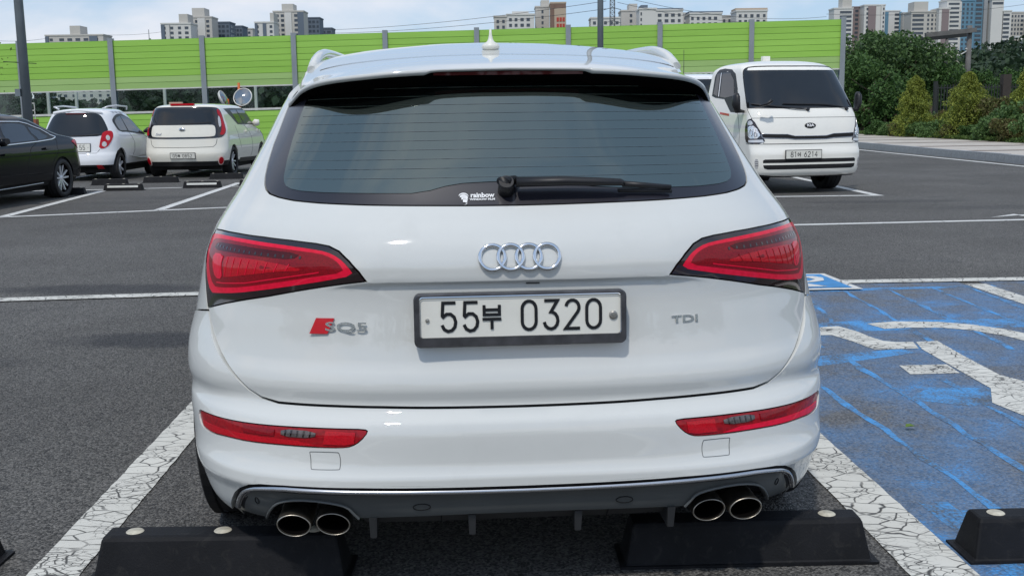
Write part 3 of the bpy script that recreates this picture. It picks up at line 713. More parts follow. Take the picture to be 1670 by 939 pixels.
# exhaust tips
for x in (-.588, -.488, .490, .588):
    s = 1 if x > 0 else -1; m = MB(); tilt = Matrix.Translation((x, .030, .2225)) @ Matrix.Rotation(s*R(-9), 4, 'Y') @ Matrix.Rotation(R(90), 4, 'X')
    m.lathe([(.0395, -.30), (.0395, -.012), (.0402, .0), (.0425, .003), (.0445, -.003), (.0445, -.03), (.0435, -.30)], 36, 0, tilt, True, 1, .66)
    m.lathe([(.0393, -.30), (.0393, -.006)], 36, 1, tilt, True, 1, .655)
    m.lathe([(.0390, -.18), (.0, -.18)], 36, 1, tilt, False, 1, .655)
    m.build('exhaust_tip', ['exhaust_steel', 'soot'], suv)
# tail lamps
bo = [(.1768, .861), (.190, .884), (.2095, .903), (.239, .917), (.28, .923), (.34, .9285), (.41, .9325), (.50, .936), (.60, .9375), (.70, .936), (.772, .931), (.775, .915), (.76, .880), (.715, .822), (.655, .782), (.61, .786), (.507, .7965), (.393, .815), (.306, .831), (.236, .845)]
bi = [(.195, .8675), (.206, .8885), (.226, .9030), (.254, .9125), (.333, .9195), (.425, .9245), (.518, .9280), (.62, .9290), (.735, .9225), (.740, .895), (.700, .842), (.642, .801), (.585, .8030), (.482, .8140), (.373, .8330), (.263, .8535)]
for s in (1, -1):
    f = (lambda p: p) if s == 1 else neg
    base = panel(SUV, 'tail_lamp', f(lamp), 'lens_black', suv, .0015, .02, .0022, rim=.014, edge_step=.012)
    panel(SUV, 'light_guide', f(bo), 'lens_red_bright', base, .0022, .02, rim=.001, holes=[f(bi)], smooth_it=1)
    panel(SUV, 'lamp_cluster', f(bi), 'lens_red_deep', base, .0020, .02, rim=.001, smooth_it=1)
    panel(SUV, 'painted_lamp_shadow', f([(.30, .9115), (.42, .917), (.55, .9205), (.68, .918), (.69, .897), (.56, .900), (.42, .899), (.32, .894)]), 'lens_dim', base, .0026, .02, rim=.001, smooth_it=1)  # dark strip painted in as the shadow between upper light guide and brake lamp
    panel(SUV, 'outer_lamp', f([(.60, .892), (.68, .888), (.665, .852), (.63, .825), (.585, .826), (.60, .86)]), 'lens_red_bright', base, .0030, .02, rim=.001, smooth_it=1)
    panel(SUV, 'brake_lamp', f([(.28, .869), (.36, .864), (.45, .850), (.55, .835), (.575, .833), (.585, .85), (.59, .886), (.54, .890), (.44, .890), (.34, .882)]), 'lens_red_mid', base, .0026, .02, rim=.002, smooth_it=1)
    ribbon(SUV, 'lamp_line', f([(.25, .866), (.263, .863), (.363, .845), (.47, .826), (.575, .816), (.62, .814)]), .003, 'lens_red_bright', base, .0030, step=.02)
    for i in range(9):
        q = .33+i*.034; zt = .884+.0004*i; zb = .866-i*.0046
        ribbon(SUV, 'lamp_rib', f([(q-.004, zt), (q+.001, (zt+zb)/2), (q+.006, zb)]), .0022, 'lens_red_bright' if s == -1 else 'lens_red', base, .0034, step=.02)
    for i in range(16):
        q = .30+i*.024; ribbon(SUV, 'lamp_tooth', f([(q, .9045+.0006*i), (q, .8975+.0006*i)]), .006, 'lens_black', base, .0030, step=.02)
# roof and spoiler as one arched sheet, lip at the back
s_lip = hermite([(0, 1.378), (.22, 1.3748), (.3165, 1.3706), (.40, 1.3642), (.4875, 1.3565), (.544, 1.347), (.584, 1.333), (.62, 1.308), (.64, 1.294)])
s_arch = hermite([(0, 1), (.25, .975), (.45, .912), (.65, .815), (.81, .67), (.925, .43), (.985, .12), (1.0, 0)])
s_zc2 = hermite([(.355, 1.378), (.45, 1.396), (.78, 1.4395), (1.2, 1.4965), (1.6, 1.524), (2.2, 1.540), (2.6, 1.52), (2.9, 1.47)])
def lipy(ax): return .355+.325*(ax/.64)**6
def roofP(a, b):
    """a -1..1 across, b 0..1 from the lip forward"""
    aa = abs(a); x0 = .64*aa; yL = lipy(x0); hw = .64+.027*sstep(0, .35, b)-.05*sstep(.6, 1, b)
    y = yL*(1-b)+2.88*b
    ze = 1.294+(1.376-1.294)*sstep(0, .22, b)
    zc_ = s_zc2(y if b > 0 else yL)
    k = sstep(0, .24, b)
    z_l = s_lip(x0)+(s_zc2(y)-s_zc2(yL))*(1-aa**3*.6); z_r = ze+(s_zc2(y)-ze)*s_arch(aa)
    z = z_l*(1-k)+z_r*k
    return Vector(((1 if a > 0 else -1)*hw*aa, y, z))
AA = [-1+2*i/80 for i in range(81)]; AA = [math.copysign(1-(1-abs(a))**1.25, a) for a in AA]
BB = [0, .004, .012, .025, .045, .07, .1, .13, .16, .2, .24, .3, .36, .44, .54, .64, .74, .84, .92, 1.]
m = MB(); vs = [roofP(a, b) for b in BB for a in AA]; n_ = len(AA)
m.add(vs, [(j*n_+i, j*n_+i+1, (j+1)*n_+i+1, (j+1)*n_+i) for j in range(len(BB)-1) for i in range(n_-1)], 0, True)
for s in (-1, 1):
    e = [roofP(s, b) for b in BB]; e2 = [p+Vector((-s*.002, 0, -.012)) for p in e]; e3 = [p+Vector((-s*.02, 0, -.03)) for p in e]; k_ = len(e)
    m.add(e+e2+e3, [(r*k_+i, r*k_+i+1, (r+1)*k_+i+1, (r+1)*k_+i)[::s] for r in (0, 1) for i in range(k_-1)], 0, True)
roof = m.build('roof', W_, suv)
# lip face (thicker outboard of the notch), then the dark underside running forward to the glass
m = MB(); rows = []
for a in AA:
    p = roofP(a, 0); nt_ = sstep(.208, .222, abs(p.x)); out_ = .010*nt_*(1-sstep(.50, .62, abs(p.x)))
    th = .004+.0075*nt_
    q0 = p+Vector((0, .004, .0006)); q1 = p+Vector((0, -out_-.003, -.0015)); q2 = p+Vector((0, -out_-.001, -th)); q3 = p+Vector((0, .010, -th-.003))
    rows.append([q0, q1, q2, q3])
vs = [r[k] for k in range(4) for r in rows]
m.add(vs, [(k*n_+i, (k)*n_+i+1, (k+1)*n_+i+1, (k+1)*n_+i) for k in range(3) for i in range(n_-1)], 0, True)
m.f = [f[::-1] for f in m.f]; m.build('spoiler_lip', W_, roof)
m = MB(); u0 = [r[3]+Vector((0, -.003, .0015)) for r in rows]; u1 = []
for r in rows:
    p = r[3]; x = p.x; zt = p.z-.030+.018*sstep(.45, .64, abs(p.x))
    # meet the glass at the same x
    best = min(([abs(SUV.P(q*.01*(1 if x > 0 else -1), min(zt, 1.39))[0]-x), q] for q in range(0, 100)), key=lambda t: t[0])[1]
    gp = Vector(SUV.P(best*.01*(1 if x > 0 else -1), min(zt, 1.39)))
    y1_ = max(gp.y+.008, p.y+.004); u1.append(Vector((x, y1_, min(zt, 1.39))))
um = [a.lerp(b, .5)+Vector((0, 0, .003)) for a, b in zip(u0, u1)]
m.add(u0+um+u1, [(k*n_+i, (k+1)*n_+i, (k+1)*n_+i+1, k*n_+i+1) for k in range(2) for i in range(n_-1)], 0, True)
m.f = [f[::-1] for f in m.f]; m.build('spoiler_underside', 'soot', roof)
m = MB(); m.box(-.205, .205, .3665, .376, 1.3595, 1.3700); m.build('high_brake_lamp', 'lens_dim', roof)
# roof seams
def roof_line(name, pts, w, mat):
    m = MB(); vs = []; pts = [roofP(*p)+Vector((0, 0, .0012)) for p in pts]
    for i, p in enumerate(pts):
        d = (pts[min(i+1, len(pts)-1)]-pts[max(i-1, 0)]).normalized(); s = Vector((-d.y, d.x, 0)).normalized()*w/2; vs += [p+s, p-s]
    m.add(vs, [(2*i, 2*i+1, 2*i+3, 2*i+2) for i in range(len(pts)-1)]); return m.build(name, mat, roof)
roof_line('roof_seam', [(a, .158-.02*abs(a)) for a in [-.86+1.72*i/40 for i in range(41)]], .0035, 'shadow_black')
# roof rails
for s in (-1, 1):
    m = MB(); pts = []; rr = []
    for i in range(33):
        t = i/32; y = .98+1.75*t; x = (.600-.03*t)*s; base_z = roofP(.90*s, (y-.6)/2.28).z
        pts.append((x, y, base_z+.036*min(1, math.sin(min(1, t*4.2)*math.pi/2))*min(1, (1-t)*9)**.5)); rr.append(.016)
    m.tube(pts, rr, 12, 0, flat=1.0)
    foot = [(.600*s, 1.02+.04*i, roofP(.90*s, (1.02+.04*i-.6)/2.28).z-.012) for i in range(42)]
    vs = []
    for i, p in enumerate(foot):
        top = Vector(pts[min(32, max(0, int((p[1]-.98)/1.75*32)))]); h = top.z if (p[1] < 1.35) else p[2]+.018
        vs += [Vector((p[0]-.012, p[1], p[2])), Vector((p[0]-.008, p[1], h)), Vector((p[0]+.008, p[1], h)), Vector((p[0]+.012, p[1], p[2]))]
    m.add(vs, [(4*i+k, 4*i+k+1, 4*i+k+5, 4*i+k+4) for i in range(len(foot)-1) for k in range(3)])
    rl = m.build('roof_rail', 'car_white', suv)
# aerial
m = MB(); m.lathe([(0.0, .068), (.0035, .067), (.0045, .05), (.0075, .036), (.011, .028), (.027, .018), (.0295, .009), (.022, .0), (.0, .0)], 28, 0, Matrix.Translation((-.019, .93, roofP(-.03, .225).z-.002)))
m.build('roof_aerial', 'plate_white', suv)
# wiper
wp = MB(); 
def onw(q, z, o): p = Vector(SUV.P(q, z)); return p+sn(SUV, q, z)*o
wp.tube([onw(-.002, 1.058, .0), onw(-.002, 1.060, .04)], [.021, .019], 20, 0)
wp.tube([onw(.0, 1.078, .012), onw(-.003, 1.060, .034), onw(-.001, 1.048, .02)], [.012, .0195, .014], 16, 0)
arm = [onw(.000, 1.060, .036), onw(.03, 1.0605, .036), (onw(.065, 1.0585, .034)), onw(.104, 1.0565, .032), onw(.108, 1.056, .03)]
wp.tube(arm, [.0185, .0175, .0160, .0130, .010], 14, 0, flat=.7)
wiper = wp.build('rear_wiper', 'wiper_black', suv)
m = MB(); m.tube([onw(.108, 1.0555, .026), onw(.150, 1.0528, .022), onw(.206, 1.0478, .018)], [.0085, .0072, .0065], 10, 0)
m.tube([onw(.10, 1.0482, .010), onw(.150, 1.0462, .010), onw(.208, 1.0425, .010)], [.0050, .0050, .0050], 8, 0)
m.build('wiper_blade', 'wiper_black', wiper)
# film sticker
MS = face_matrix(SUV, -.0155, 1.0445, .0015)
st = obj('window_sticker', text_mesh('sticker_text', 'rainbow', .0200, 'print_white', .0002, .0007), suv); put(st, MS @ Matrix.Translation((.0015, .004, 0)) @ Matrix.Diagonal((.92, 1, 1, 1)))
put(obj('sticker_line', text_mesh('sticker_small', 'WINDOW FILM', .0088, 'print_white', .0002, .0003), suv), MS @ Matrix.Translation((.0015, -.0085, 0)) @ Matrix.Diagonal((1.06, 1, 1, 1)))
m = MB()
for i in range(4):
    pts = arc(0, 0, .0125-.001*i, .0105, 165-i*22, -20-i*24, 12); pts2 = arc(0, -.002-.0015*i, .0125-.001*i, .0085-.0015*i, 165-i*22, -20-i*24, 12)
    n2 = len(pts); m.add([(a, b-.0052*i+.003, 0) for a, b in pts]+[(a*.96, b-.0052*i+.003, 0) for a, b in pts2], [(k, k+n2, k+1+n2, k+1) for k in range(n2-1)])
put(m.build('sticker_logo', 'print_white', suv), MS @ Matrix.Translation((-.047, -.001, 0)))
# ring emblem
m = MB(); MR = face_matrix(SUV, 0, .9003, .004)
for i in range(4):
    cx_ = (-1.5+i)*.0455; th = [(.0315+.0052*math.cos(t*math.pi/5), .0042*math.sin(t*math.pi/5)+.0009*(i % 2)) for t in range(10)]
    m.lathe(th, 44, 0, Matrix.Translation((cx_, 0, 0)), True, close=True)
put(m.build('ring_emblem', 'chrome', suv), MR)
# badges
MQ = face_matrix(SUV, -.2135, .7300, .002)
bd = obj('badge_lettering', text_mesh('sq5_text', 'SQ5', .0395, 'badge_metal', .0007, .0006), suv); put(bd, MQ @ Matrix.Translation((.020, -.002, .0028)) @ Matrix.Diagonal((1.62, .80, 1, 1)))
m = MB(); m.add([(-.078, -.020, 0), (-.030, -.020, 0), (-.012, .020, 0), (-.060, .020, 0), (-.078, -.020, .0025), (-.030, -.020, .0025), (-.012, .020, .0025), (-.060, .020, .0025)], [(4, 5, 6, 7), (0, 1, 5, 4), (1, 2, 6, 5), (2, 3, 7, 6), (3, 0, 4, 7)])
rb = m.build('badge_rhombus', 'red_badge', suv); put(rb, MQ)
MT = face_matrix(SUV, .1915, .7275, .002)
tb = obj('badge_lettering', text_mesh('tdi_text', 'TDI', .0275, 'badge_metal', .0008, .0006), suv); put(tb, MT @ Matrix.Diagonal((1.70, .92, 1, 1)))
# camera nub under the lip
m = MB(); m.box(-.017, .017, -.004, .02, -.006, .006); o = m.build('parking_camera', 'plastic_black', suv, loc=(.033, .045, .838))
# number plate
PL = Matrix.Translation((-.001, .0, .7500)) @ Matrix.Rotation(R(-2.5), 4, 'X')
def rrect(w, h, r, y, n=5, dz=0):
    o = []
    for cx_, cz_, a0 in ((w/2-r, h/2-r, 0), (-w/2+r, h/2-r, 90), (-w/2+r, -h/2+r, 180), (w/2-r, -h/2+r, 270)):
        for i in range(n+1): t = R(a0+90*i/n); o.append((cx_+r*math.cos(t), y, cz_+r*math.sin(t)+dz))
    return o
pf = MB(); A = rrect(.540, .137, .016, .030); B = rrect(.540, .137, .016, .006); Cc = rrect(.532, .129, .013, .002); Dd = rrect(.512, .106, .009, .002, dz=.0085); Ee = rrect(.508, .102, .008, .008, dz=.0085)
n4 = len(A)
pf.add(A+B+Cc+Dd+Ee, [(k*n4+i, k*n4+(i+1) % n4, (k+1)*n4+(i+1) % n4, (k+1)*n4+i) for k in range(4) for i in range(n4)], 0, False)
pf.f = [f[::-1] for f in pf.f]
plate = put(pf.build('licence_plate', 'plate_frame', suv), PL @ Matrix.Diagonal((.985, 1, .985, 1)))
m = MB(); m.add(rrect(.511, .105, .008, .0065, dz=.0085), [tuple(range(n4))[::-1]]); pw = m.build('plate_panel', 'plate_white', plate)
m = MB(); A = rrect(.5115, .1055, .009, .0012, dz=.0085); B = rrect(.5075, .1015, .0075, .0008, dz=.0085); m.add(A+B, [(i, i+n4, (i+1) % n4+n4, (i+1) % n4) for i in range(n4)]); m.build('plate_bead', 'chrome', plate)
for g, x in (('5', -.2035), ('5', -.1480), ('0', .0000), ('3', .0555), ('2', .1105), ('0', .1645)):
    m = MB(); glyph(m, g, x, -.0275, .042, .0725, .0082, .0045); m.build('plate_digit', 'plate_black', plate)
m = MB(); glyph(m, 'BU', -.0965, -.0245, .046, .062, .0078, .0045); m.build('plate_letter', 'plate_black', plate)
for x in (-.236, .236):
    r_ = .0052 if x < 0 else .011; m = MB(); m.lathe([(0, .005), (r_*.7, .0045), (r_, .003), (r_*1.05, -.002)], 12 if x > 0 else 8, 0, Matrix.Translation((x, .006, .0015 if x < 0 else .004)) @ Matrix.Rotation(R(90), 4, 'X'), False)
    m.build('bolt', 'bolt', plate)
# dark inner body, floor and wheels
dark_shell(SUV, 'inner_body', 'shadow_black', suv, .36, 1.27, .018)
m = MB(); m.box(-.80, .80, .42, 4.0, .20, .60); m.box(-.55, .55, .16, .45, .25, .40); m.box(-.20, .20, .5, 4.0, .17, .2); m.build('underbody', 'underseal', suv)
for x, y in ((-.802, .81), (.802, .81), (-.80, 3.68), (.80, 3.68)): wheel(suv, 'suv', x, y, .358, .25, .255, 5, 1)
for s in (-1, 1):
    m = MB(); m.tube([(s*.5, .55, .30), (s*.52, .40, .25), (s*.54, .30, .225)], .035, 12, 0); m.build('exhaust_pipe', 'underseal', suv)
for s in (-1, 1):
    m = MB(); m.tube([(s*.86, 3.02, 1.04), (s*.95, 3.03, 1.05), (s*1.02, 3.05, 1.06)], [.03, .09, .06], 12, 0, flat=.8); m.build('door_mirror', 'car_white', suv)
# ------------------------------------------------------------------ ground, kerb, markings
def sheet(name, poly, z, mat, parent=None, sub=0):
    m = MB()
    if area([(p[0], p[1]) for p in poly]) < 0: poly = poly[::-1]
    m.add([(x, y, z) for x, y in poly], [tuple(range(len(poly)))]); return m.build(name, mat, parent)
def marking(poly, mat, label, cat='road marking', group=None, z=.004, name='road_marking'):
    return tag(sheet(name, poly, z, mat), kind='structure')
def line(p, q, w, mat='road_white', z=.004, name='painted_line'):
    p, q = Vector((*p, 0)), Vector((*q, 0)); d = (q-p).normalized(); s = Vector((-d.y, d.x, 0))*w/2
    n = max(2, int((q-p).length/(.12 if mat == 'blue_stroke' else (.05 if mat == 'road_white' else .5)))); j = .010 if mat == 'blue_stroke' else (.0020 if mat == 'road_white' else .002); rg = random.Random(int(p.x*977+p.y*131+q.x*37))
    pl = []; pr = []
    for i in range(n+1):
        c = p.lerp(q, i/n); k = s.normalized(); b = rg.uniform(-j, j) if mat == 'blue_stroke' else 0
        pl.append(c-s+k*(b+rg.uniform(-j, j))); pr.append(c+s+k*(b+rg.uniform(-j, j)))
    m = MB(); m.add([(v.x, v.y, z) for v in pl+pr], [(i, i+1, n+2+i, n+1+i) for i in range(n)])
    return tag(m.build(name, mat), kind='structure')
tag(sheet('ground', [(-1500, -300), (1500, -300), (1500, 2500), (-1500, 2500)], -.03, 'far_ground'), kind='structure')
tag(sheet('car_park', [(-34, -25), (11.45, -25), (11.45, 60), (-34, 60)], 0, 'asphalt'), kind='structure')
ang = .0422; dv = Vector((-math.sin(ang), math.cos(ang))); nv_ = Vector((math.cos(ang), math.sin(ang)))
def st(off, y): return (nv_*off+dv*y)[:]          # stall coordinates
# stall side lines (own stall), stall ends
def sline(off, y0, y1, w, **k): return line(st(off, y0), st(off, y1), w, **k)
sline(-1.170, -3, 7.62, .148); sline(1.280, -3, 7.60, .185)
line((-9.5, 6.85), (-1.50, 7.72), .15, z=.0080); line((-1.50, 7.72), (1.1, 7.78), .15, z=.0080); line((1.1, 7.78), (7.0, 7.86), .15, z=.0080)
sline(-3.75, -3, 7.3, .14); sline(3.66, -3, 7.48, .15)
tag(sheet('disabled_bay', [st(1.37, -3), st(3.585, -3), st(3.585, 7.66), st(1.37, 7.56)], .0015, 'blue_paint'), kind='structure')
tag(sheet('disabled_bay', [st(3.735, -3), st(6.1, -3), st(6.1, 7.66), st(3.735, 7.66)], .0015, 'blue_paint'), kind='structure')
# hand rolled blue strokes
for i, (a, b) in enumerate((((1.40, 4.95), (1.53, 3.15)), ((1.70, 5.35), (1.80, 3.3)), ((2.02, 4.9), (2.04, 3.2)), ((1.72, 7.45), (1.65, 5.6)), ((2.02, 7.4), (1.88, 5.9)), ((2.34, 7.45), (2.28, 5.3)), ((2.65, 7.5), (2.63, 5.5)), ((2.98, 7.5), (2.98, 5.3)), ((3.25, 7.5), (3.2, 5.0)), ((1.50, 3.0), (1.62, -2)), ((2.45, 4.5), (2.5, 2)), ((1.37, 3.3), (1.56, .5)))):
    line(a, b, .032 if i < 9 else .045, 'blue_stroke', z=.0027, name='painted_line')
for poly in ([(1.42, 5.75), (2.0, 6.02), (3.5, 6.12), (3.5, 6.35), (2.0, 6.32), (1.42, 6.15)], [(1.9, 4.75), (2.30, 4.7), (2.28, 4.62), (1.95, 4.42), (1.72, 4.55)], [(1.45, 5.15), (2.1, 5.45), (2.06, 5.55), (1.42, 5.35)], [(1.4, 7.42), (3.45, 7.6), (3.45, 7.52), (1.4, 7.3)], [(1.3, 3.3), (1.62, 3.1), (1.75, 2.0), (1.4, 2.0)]):
    tag(sheet('painted_patch', poly, .0021, 'blue_stroke'), kind='structure')
# wheelchair symbol: strokes of the big one, and the small box with its own symbol at the head of the bay
SYM = [[(1.74, 6.13), (1.91, 6.17), (1.97, 6.01), (2.0, 5.84), (2.03, 5.75), (2.09, 5.71), (2.18, 5.71), (2.15, 5.55), (2.02, 5.54), (1.91, 5.54), (1.86, 5.75), (1.80, 5.92), (1.68, 5.92)],
 [(2.195, 5.71), (2.32, 5.73), (2.31, 5.35), (2.31, 4.95), (2.42, 4.73), (2.40, 4.3), (2.2, 4.22), (2.10, 4.27), (2.06, 4.47), (2.16, 4.71), (2.16, 5.1), (2.16, 5.53)],
 [(1.91, 5.17), (2.15, 5.18), (2.14, 5.0), (1.9, 4.99)],
 [(2.1, 6.23), (2.29, 6.29), (2.53, 6.26), (2.7, 6.16), (2.82, 6.02), (2.90, 5.85), (2.95, 5.6), (2.86, 5.4), (2.80, 5.66), (2.74, 5.84), (2.62, 6.00), (2.49, 6.08), (2.31, 6.10), (2.15, 6.07)]]
for p_ in SYM: tag(sheet('wheelchair_symbol_stroke', p_, .0036, 'road_white'), kind='structure')
tag(sheet('bay_box', [(1.62, 8.17), (2.41, 8.18), (2.47, 7.43), (1.66, 7.41)], .0120, 'road_white_far'), kind='structure')
tag(sheet('bay_box', [(1.68, 8.11), (2.365, 8.12), (2.41, 7.49), (1.72, 7.48)], .0150, 'blue_solid'), kind='structure')
for p_ in ([(2.10, 8.00), (2.28, 8.02), (2.33, 7.93), (2.30, 7.80), (2.20, 7.73), (2.10, 7.71), (2.10, 7.77), (2.19, 7.79), (2.25, 7.86), (2.22, 7.94), (2.10, 7.94)], [(2.02, 7.68), (2.14, 7.67), (2.25, 7.53), (2.02, 7.52), (2.02, 7.57), (2.13, 7.58), (2.08, 7.63), (2.02, 7.63)]):
    tag(sheet('wheelchair_symbol_stroke', p_, .0180, 'road_white_far'), kind='structure')
# aisle and far lines
F_ = dict(mat='road_white_far')
line((-9.6, 13.0), (-3.9, 15.28), .15, **F_); line((-6.72, 14.15), (-7.26, 19.1), .14, z=.008, **F_); line((-4.90, 14.9), (-5.30, 21.0), .14, z=.008, **F_)
line((-9.5, 19.3), (-7.3, 19.55), .14, **F_); line((-7.15, 19.60), (-3.6, 20.25), .13, **F_); line((-7.15, 21.95), (-7.6, 27.5), .14, **F_); line((-5.1, 21.9), (-5.45, 27.5), .14, **F_); line((-9.4, 21.5), (-9.9, 27.5), .14, **F_)
line((2.0, 11.75), (9.5, 12.42), .13, **F_)
marking([(5.56, 12.39), (5.98, 12.60), (5.98, 12.50), (9.5, 12.85), (9.5, 12.95), (6.02, 12.66), (6.0, 12.76)], 'road_white_far', None, name='painted_arrow')
line((3.2, 15.86), (5.50, 15.86), .15, **F_); line((5.42, 15.93), (5.42, 21.5), .14, **F_); line((3.0, 16.0), (3.0, 21.5), .14, **F_)
line((11.10, -20), (11.10, 55), .16, **F_)
# kerb of granite stones, pavement with brown bands
kerb = tag(sheet('kerb', [(11.45, -25), (11.62, -25), (11.62, 56), (11.45, 56)], .10, 'granite'), kind='structure')
me_k = MB().box(-.085, .085, 0, .985, 0, .2).mesh('kerb_stone_mesh', 'granite')
for i in range(44): obj('kerb_stone', me_k, kerb, loc=(11.535+random.uniform(-.004, .004), 12+i, random.uniform(-.006, .006)+.0))
me_k2 = MB().box(-.085, .085, 0, .985, 0, .2)
tag(sheet('pavement', [(11.62, -25), (15.6, -25), (15.6, 56), (11.62, 56)], .19, 'paving_pale'), kind='structure')
for i in range(12): tag(sheet('pavement_band', [(11.64, 20+3.6*i), (15.58, 20+3.6*i), (15.58, 20.42+3.6*i), (11.64, 20.42+3.6*i)], .1945, 'paving_brown'), kind='structure')
mB = MB(); nx, ny = 22, 40
vs = [(15.6+(i/nx)**1.4*60, 8+j*3.2, .12+.5*sstep(0, 5, (i/nx)**1.4*60)+.15*math.sin(i*1.3+j*.9)*min(1, i/4)) for j in range(ny+1) for i in range(nx+1)]
mB.add(vs, [(j*(nx+1)+i, j*(nx+1)+i+1, (j+1)*(nx+1)+i+1, (j+1)*(nx+1)+i) for j in range(ny) for i in range(nx)], 0, True)
tag(mB.build('grass_verge', 'soil_grass'), kind='structure')
# fallen leaf
m = MB(); m.add([(-.022, 0, .004), (-.008, -.014, .012), (.012, -.013, .010), (.026, 0, .004), (.012, .013, .011), (-.008, .014, .013)], [(0, 1, 2, 3), (0, 3, 4, 5)])
lf = m.build('fallen_leaf', 'leaf_light', loc=(1.565, 4.09, .012), rot=(0, 0, .3)); tag(lf, 'single small green leaf lying on the blue painted bay', 'leaf')
# ------------------------------------------------------------------ wheel stops
def stop_mesh(L=.70, W=.15, H=.12, taper=.035, endt=.03):
    m = MB()
    P = [(-L/2, -W/2, .006), (L/2, -W/2, .006), (L/2, W/2, .006), (-L/2, W/2, .006)]
    a = .004; 
    lev = [(0, 0, 0), (.0, .0, .006), (.006, .005, .012), (endt*.8, taper*.85, H-.012), (endt*.95, taper*1.02, H-.003), (endt*1.2, taper*1.3, H)]
    vs = []
    for ex, ey, z in lev:
        x, y = L/2-ex, W/2-ey; r = .008
        for sx, sy in ((1, 1), (-1, 1), (-1, -1), (1, -1)):
            c = (sx*(x-r), sy*(y-r)); a0 = {(1, 1): 0, (-1, 1): 90, (-1, -1): 180, (1, -1): 270}[(sx, sy)]
            for t in (0, 45, 90): vs.append((c[0]+r*math.cos(R(a0+t)), c[1]+r*math.sin(R(a0+t)), z))
    n = 12; m.add(vs, [(k*n+i, k*n+(i+1) % n, (k+1)*n+(i+1) % n, (k+1)*n+i) for k in range(len(lev)-1) for i in range(n)]+[tuple((len(lev)-1)*n+i for i in range(n))])
    return m.mesh('stop_block_mesh', 'stop_rubber')
SM = stop_mesh(); cap_me = MB().lathe([(0, .003), (.021, .0026), (.0245, 0)], 20).mesh('cap_mesh', 'stop_cap'); skirt_me = MB().box(-.362, .362, -.083, .083, .0, .008).mesh('stop_skirt_mesh', 'stop_rubber')
strip_me = MB().box(-.27, .27, -.002, .002, -.018, .018).mesh('pale_strip_mesh', 'pale_metal')  # narrow pale strip along the front face of the block
def stop(x, y, rz, label, caps=(-.27, 0, .27), strip=False, group='black rubber wheel stops'):
    t = thing('wheel_stop', label, 'wheel stop', (x, y, 0), rz, group)
    obj('block', SM, t); obj('base_flange', skirt_me, t)
    for c in caps: obj('bolt_cap', cap_me, t, loc=(c, 0, .12))
    if strip: o = obj('pale_strip', strip_me, t, loc=(0, -.0605, .075), rot=(R(-14), 0, 0))
    return t
stop(-.815, 2.845, .0, 'long black rubber wheel stop behind the white SUV, under its left pair of exhaust tips', caps=(-.245, 0, .256))
stop(.652, 2.905, .02, 'black rubber wheel stop behind the white SUV, under its right pair of exhaust tips', caps=(.236,))
stop(1.625, 2.905, .02, 'black rubber wheel stop on the blue painted bay at the right edge', caps=(-.26, 0, .26))
stop(-1.832, 2.905, .0, 'black rubber wheel stop only just showing at the bottom left edge')
stop(-7.60, 18.33, .05, 'black wheel stop behind the rear wheel of the black sedan'); stop(-6.93, 19.25, .05, 'black wheel stop with a pale strip, between the black sedan and the small white hatchback', strip=True)
stop(-7.80, 20.95, .05, 'dark wheel stop behind the small white hatchback'); stop(-7.0, 21.55, .05, 'dark wheel stop behind the left rear wheel of the cream car')
stop(-5.66, 19.75, .05, 'black wheel stop with a pale strip in the empty bay before the cream car', strip=True); stop(-5.95, 22.55, .05, 'dark wheel stop behind the right rear wheel of the cream car')
stop(-4.72, 20.1, .05, 'wheel stop mostly hidden behind the left flank of the white SUV')
# ------------------------------------------------------------------ noise barrier
FY = 48.; FD = 4.0; X0 = -25.4; slope = .0157
def ftop(x): return 4.60+(x+21.3)*slope
nb = thing('noise_barrier', 'long bright green noise barrier with grey posts and a see-through band, behind the parked cars', 'noise barrier', (0, FY, 0))
slat = MB(); h = .262
slat.add([(0, -.03, 0), (3.82, -.03, 0), (3.82, -.036, .006), (0, -.036, .006), (3.82, -.036, h-.014), (0, -.036, h-.014), (3.82, -.03, h-.012), (0, -.03, h-.012), (0, .03, 0), (3.82, .03, 0), (3.82, .03, h-.012), (0, .03, h-.012)],
         [(0, 1, 2, 3), (3, 2, 4, 5), (5, 4, 6, 7), (8, 11, 10, 9), (7, 6, 10, 11), (0, 8, 9, 1)])
slat_me = slat.mesh('green_slat_mesh', 'green_slat'); slat_pale = slat.mesh('green_slat_mesh', 'green_slat_pale')
post_me = MB().box(-.11, .11, -.12, -.10, 0, 1).box(-.11, .11, .10, .12, 0, 1).box(-.012, .012, -.10, .10, 0, 1).mesh('post_mesh', 'galvanised')
pane_me = MB().box(0, 3.82, -.008, .008, 0, .97).mesh('clear_pane_mesh', 'clear_pane')
cop_me = MB().box(0, 3.82, -.07, .07, 0, .09).mesh('coping_mesh', 'pale_metal'); backer_me = MB().box(0, 3.82, -.012, .012, 0, .262*8).mesh('slat_backing_mesh', 'green_joint')
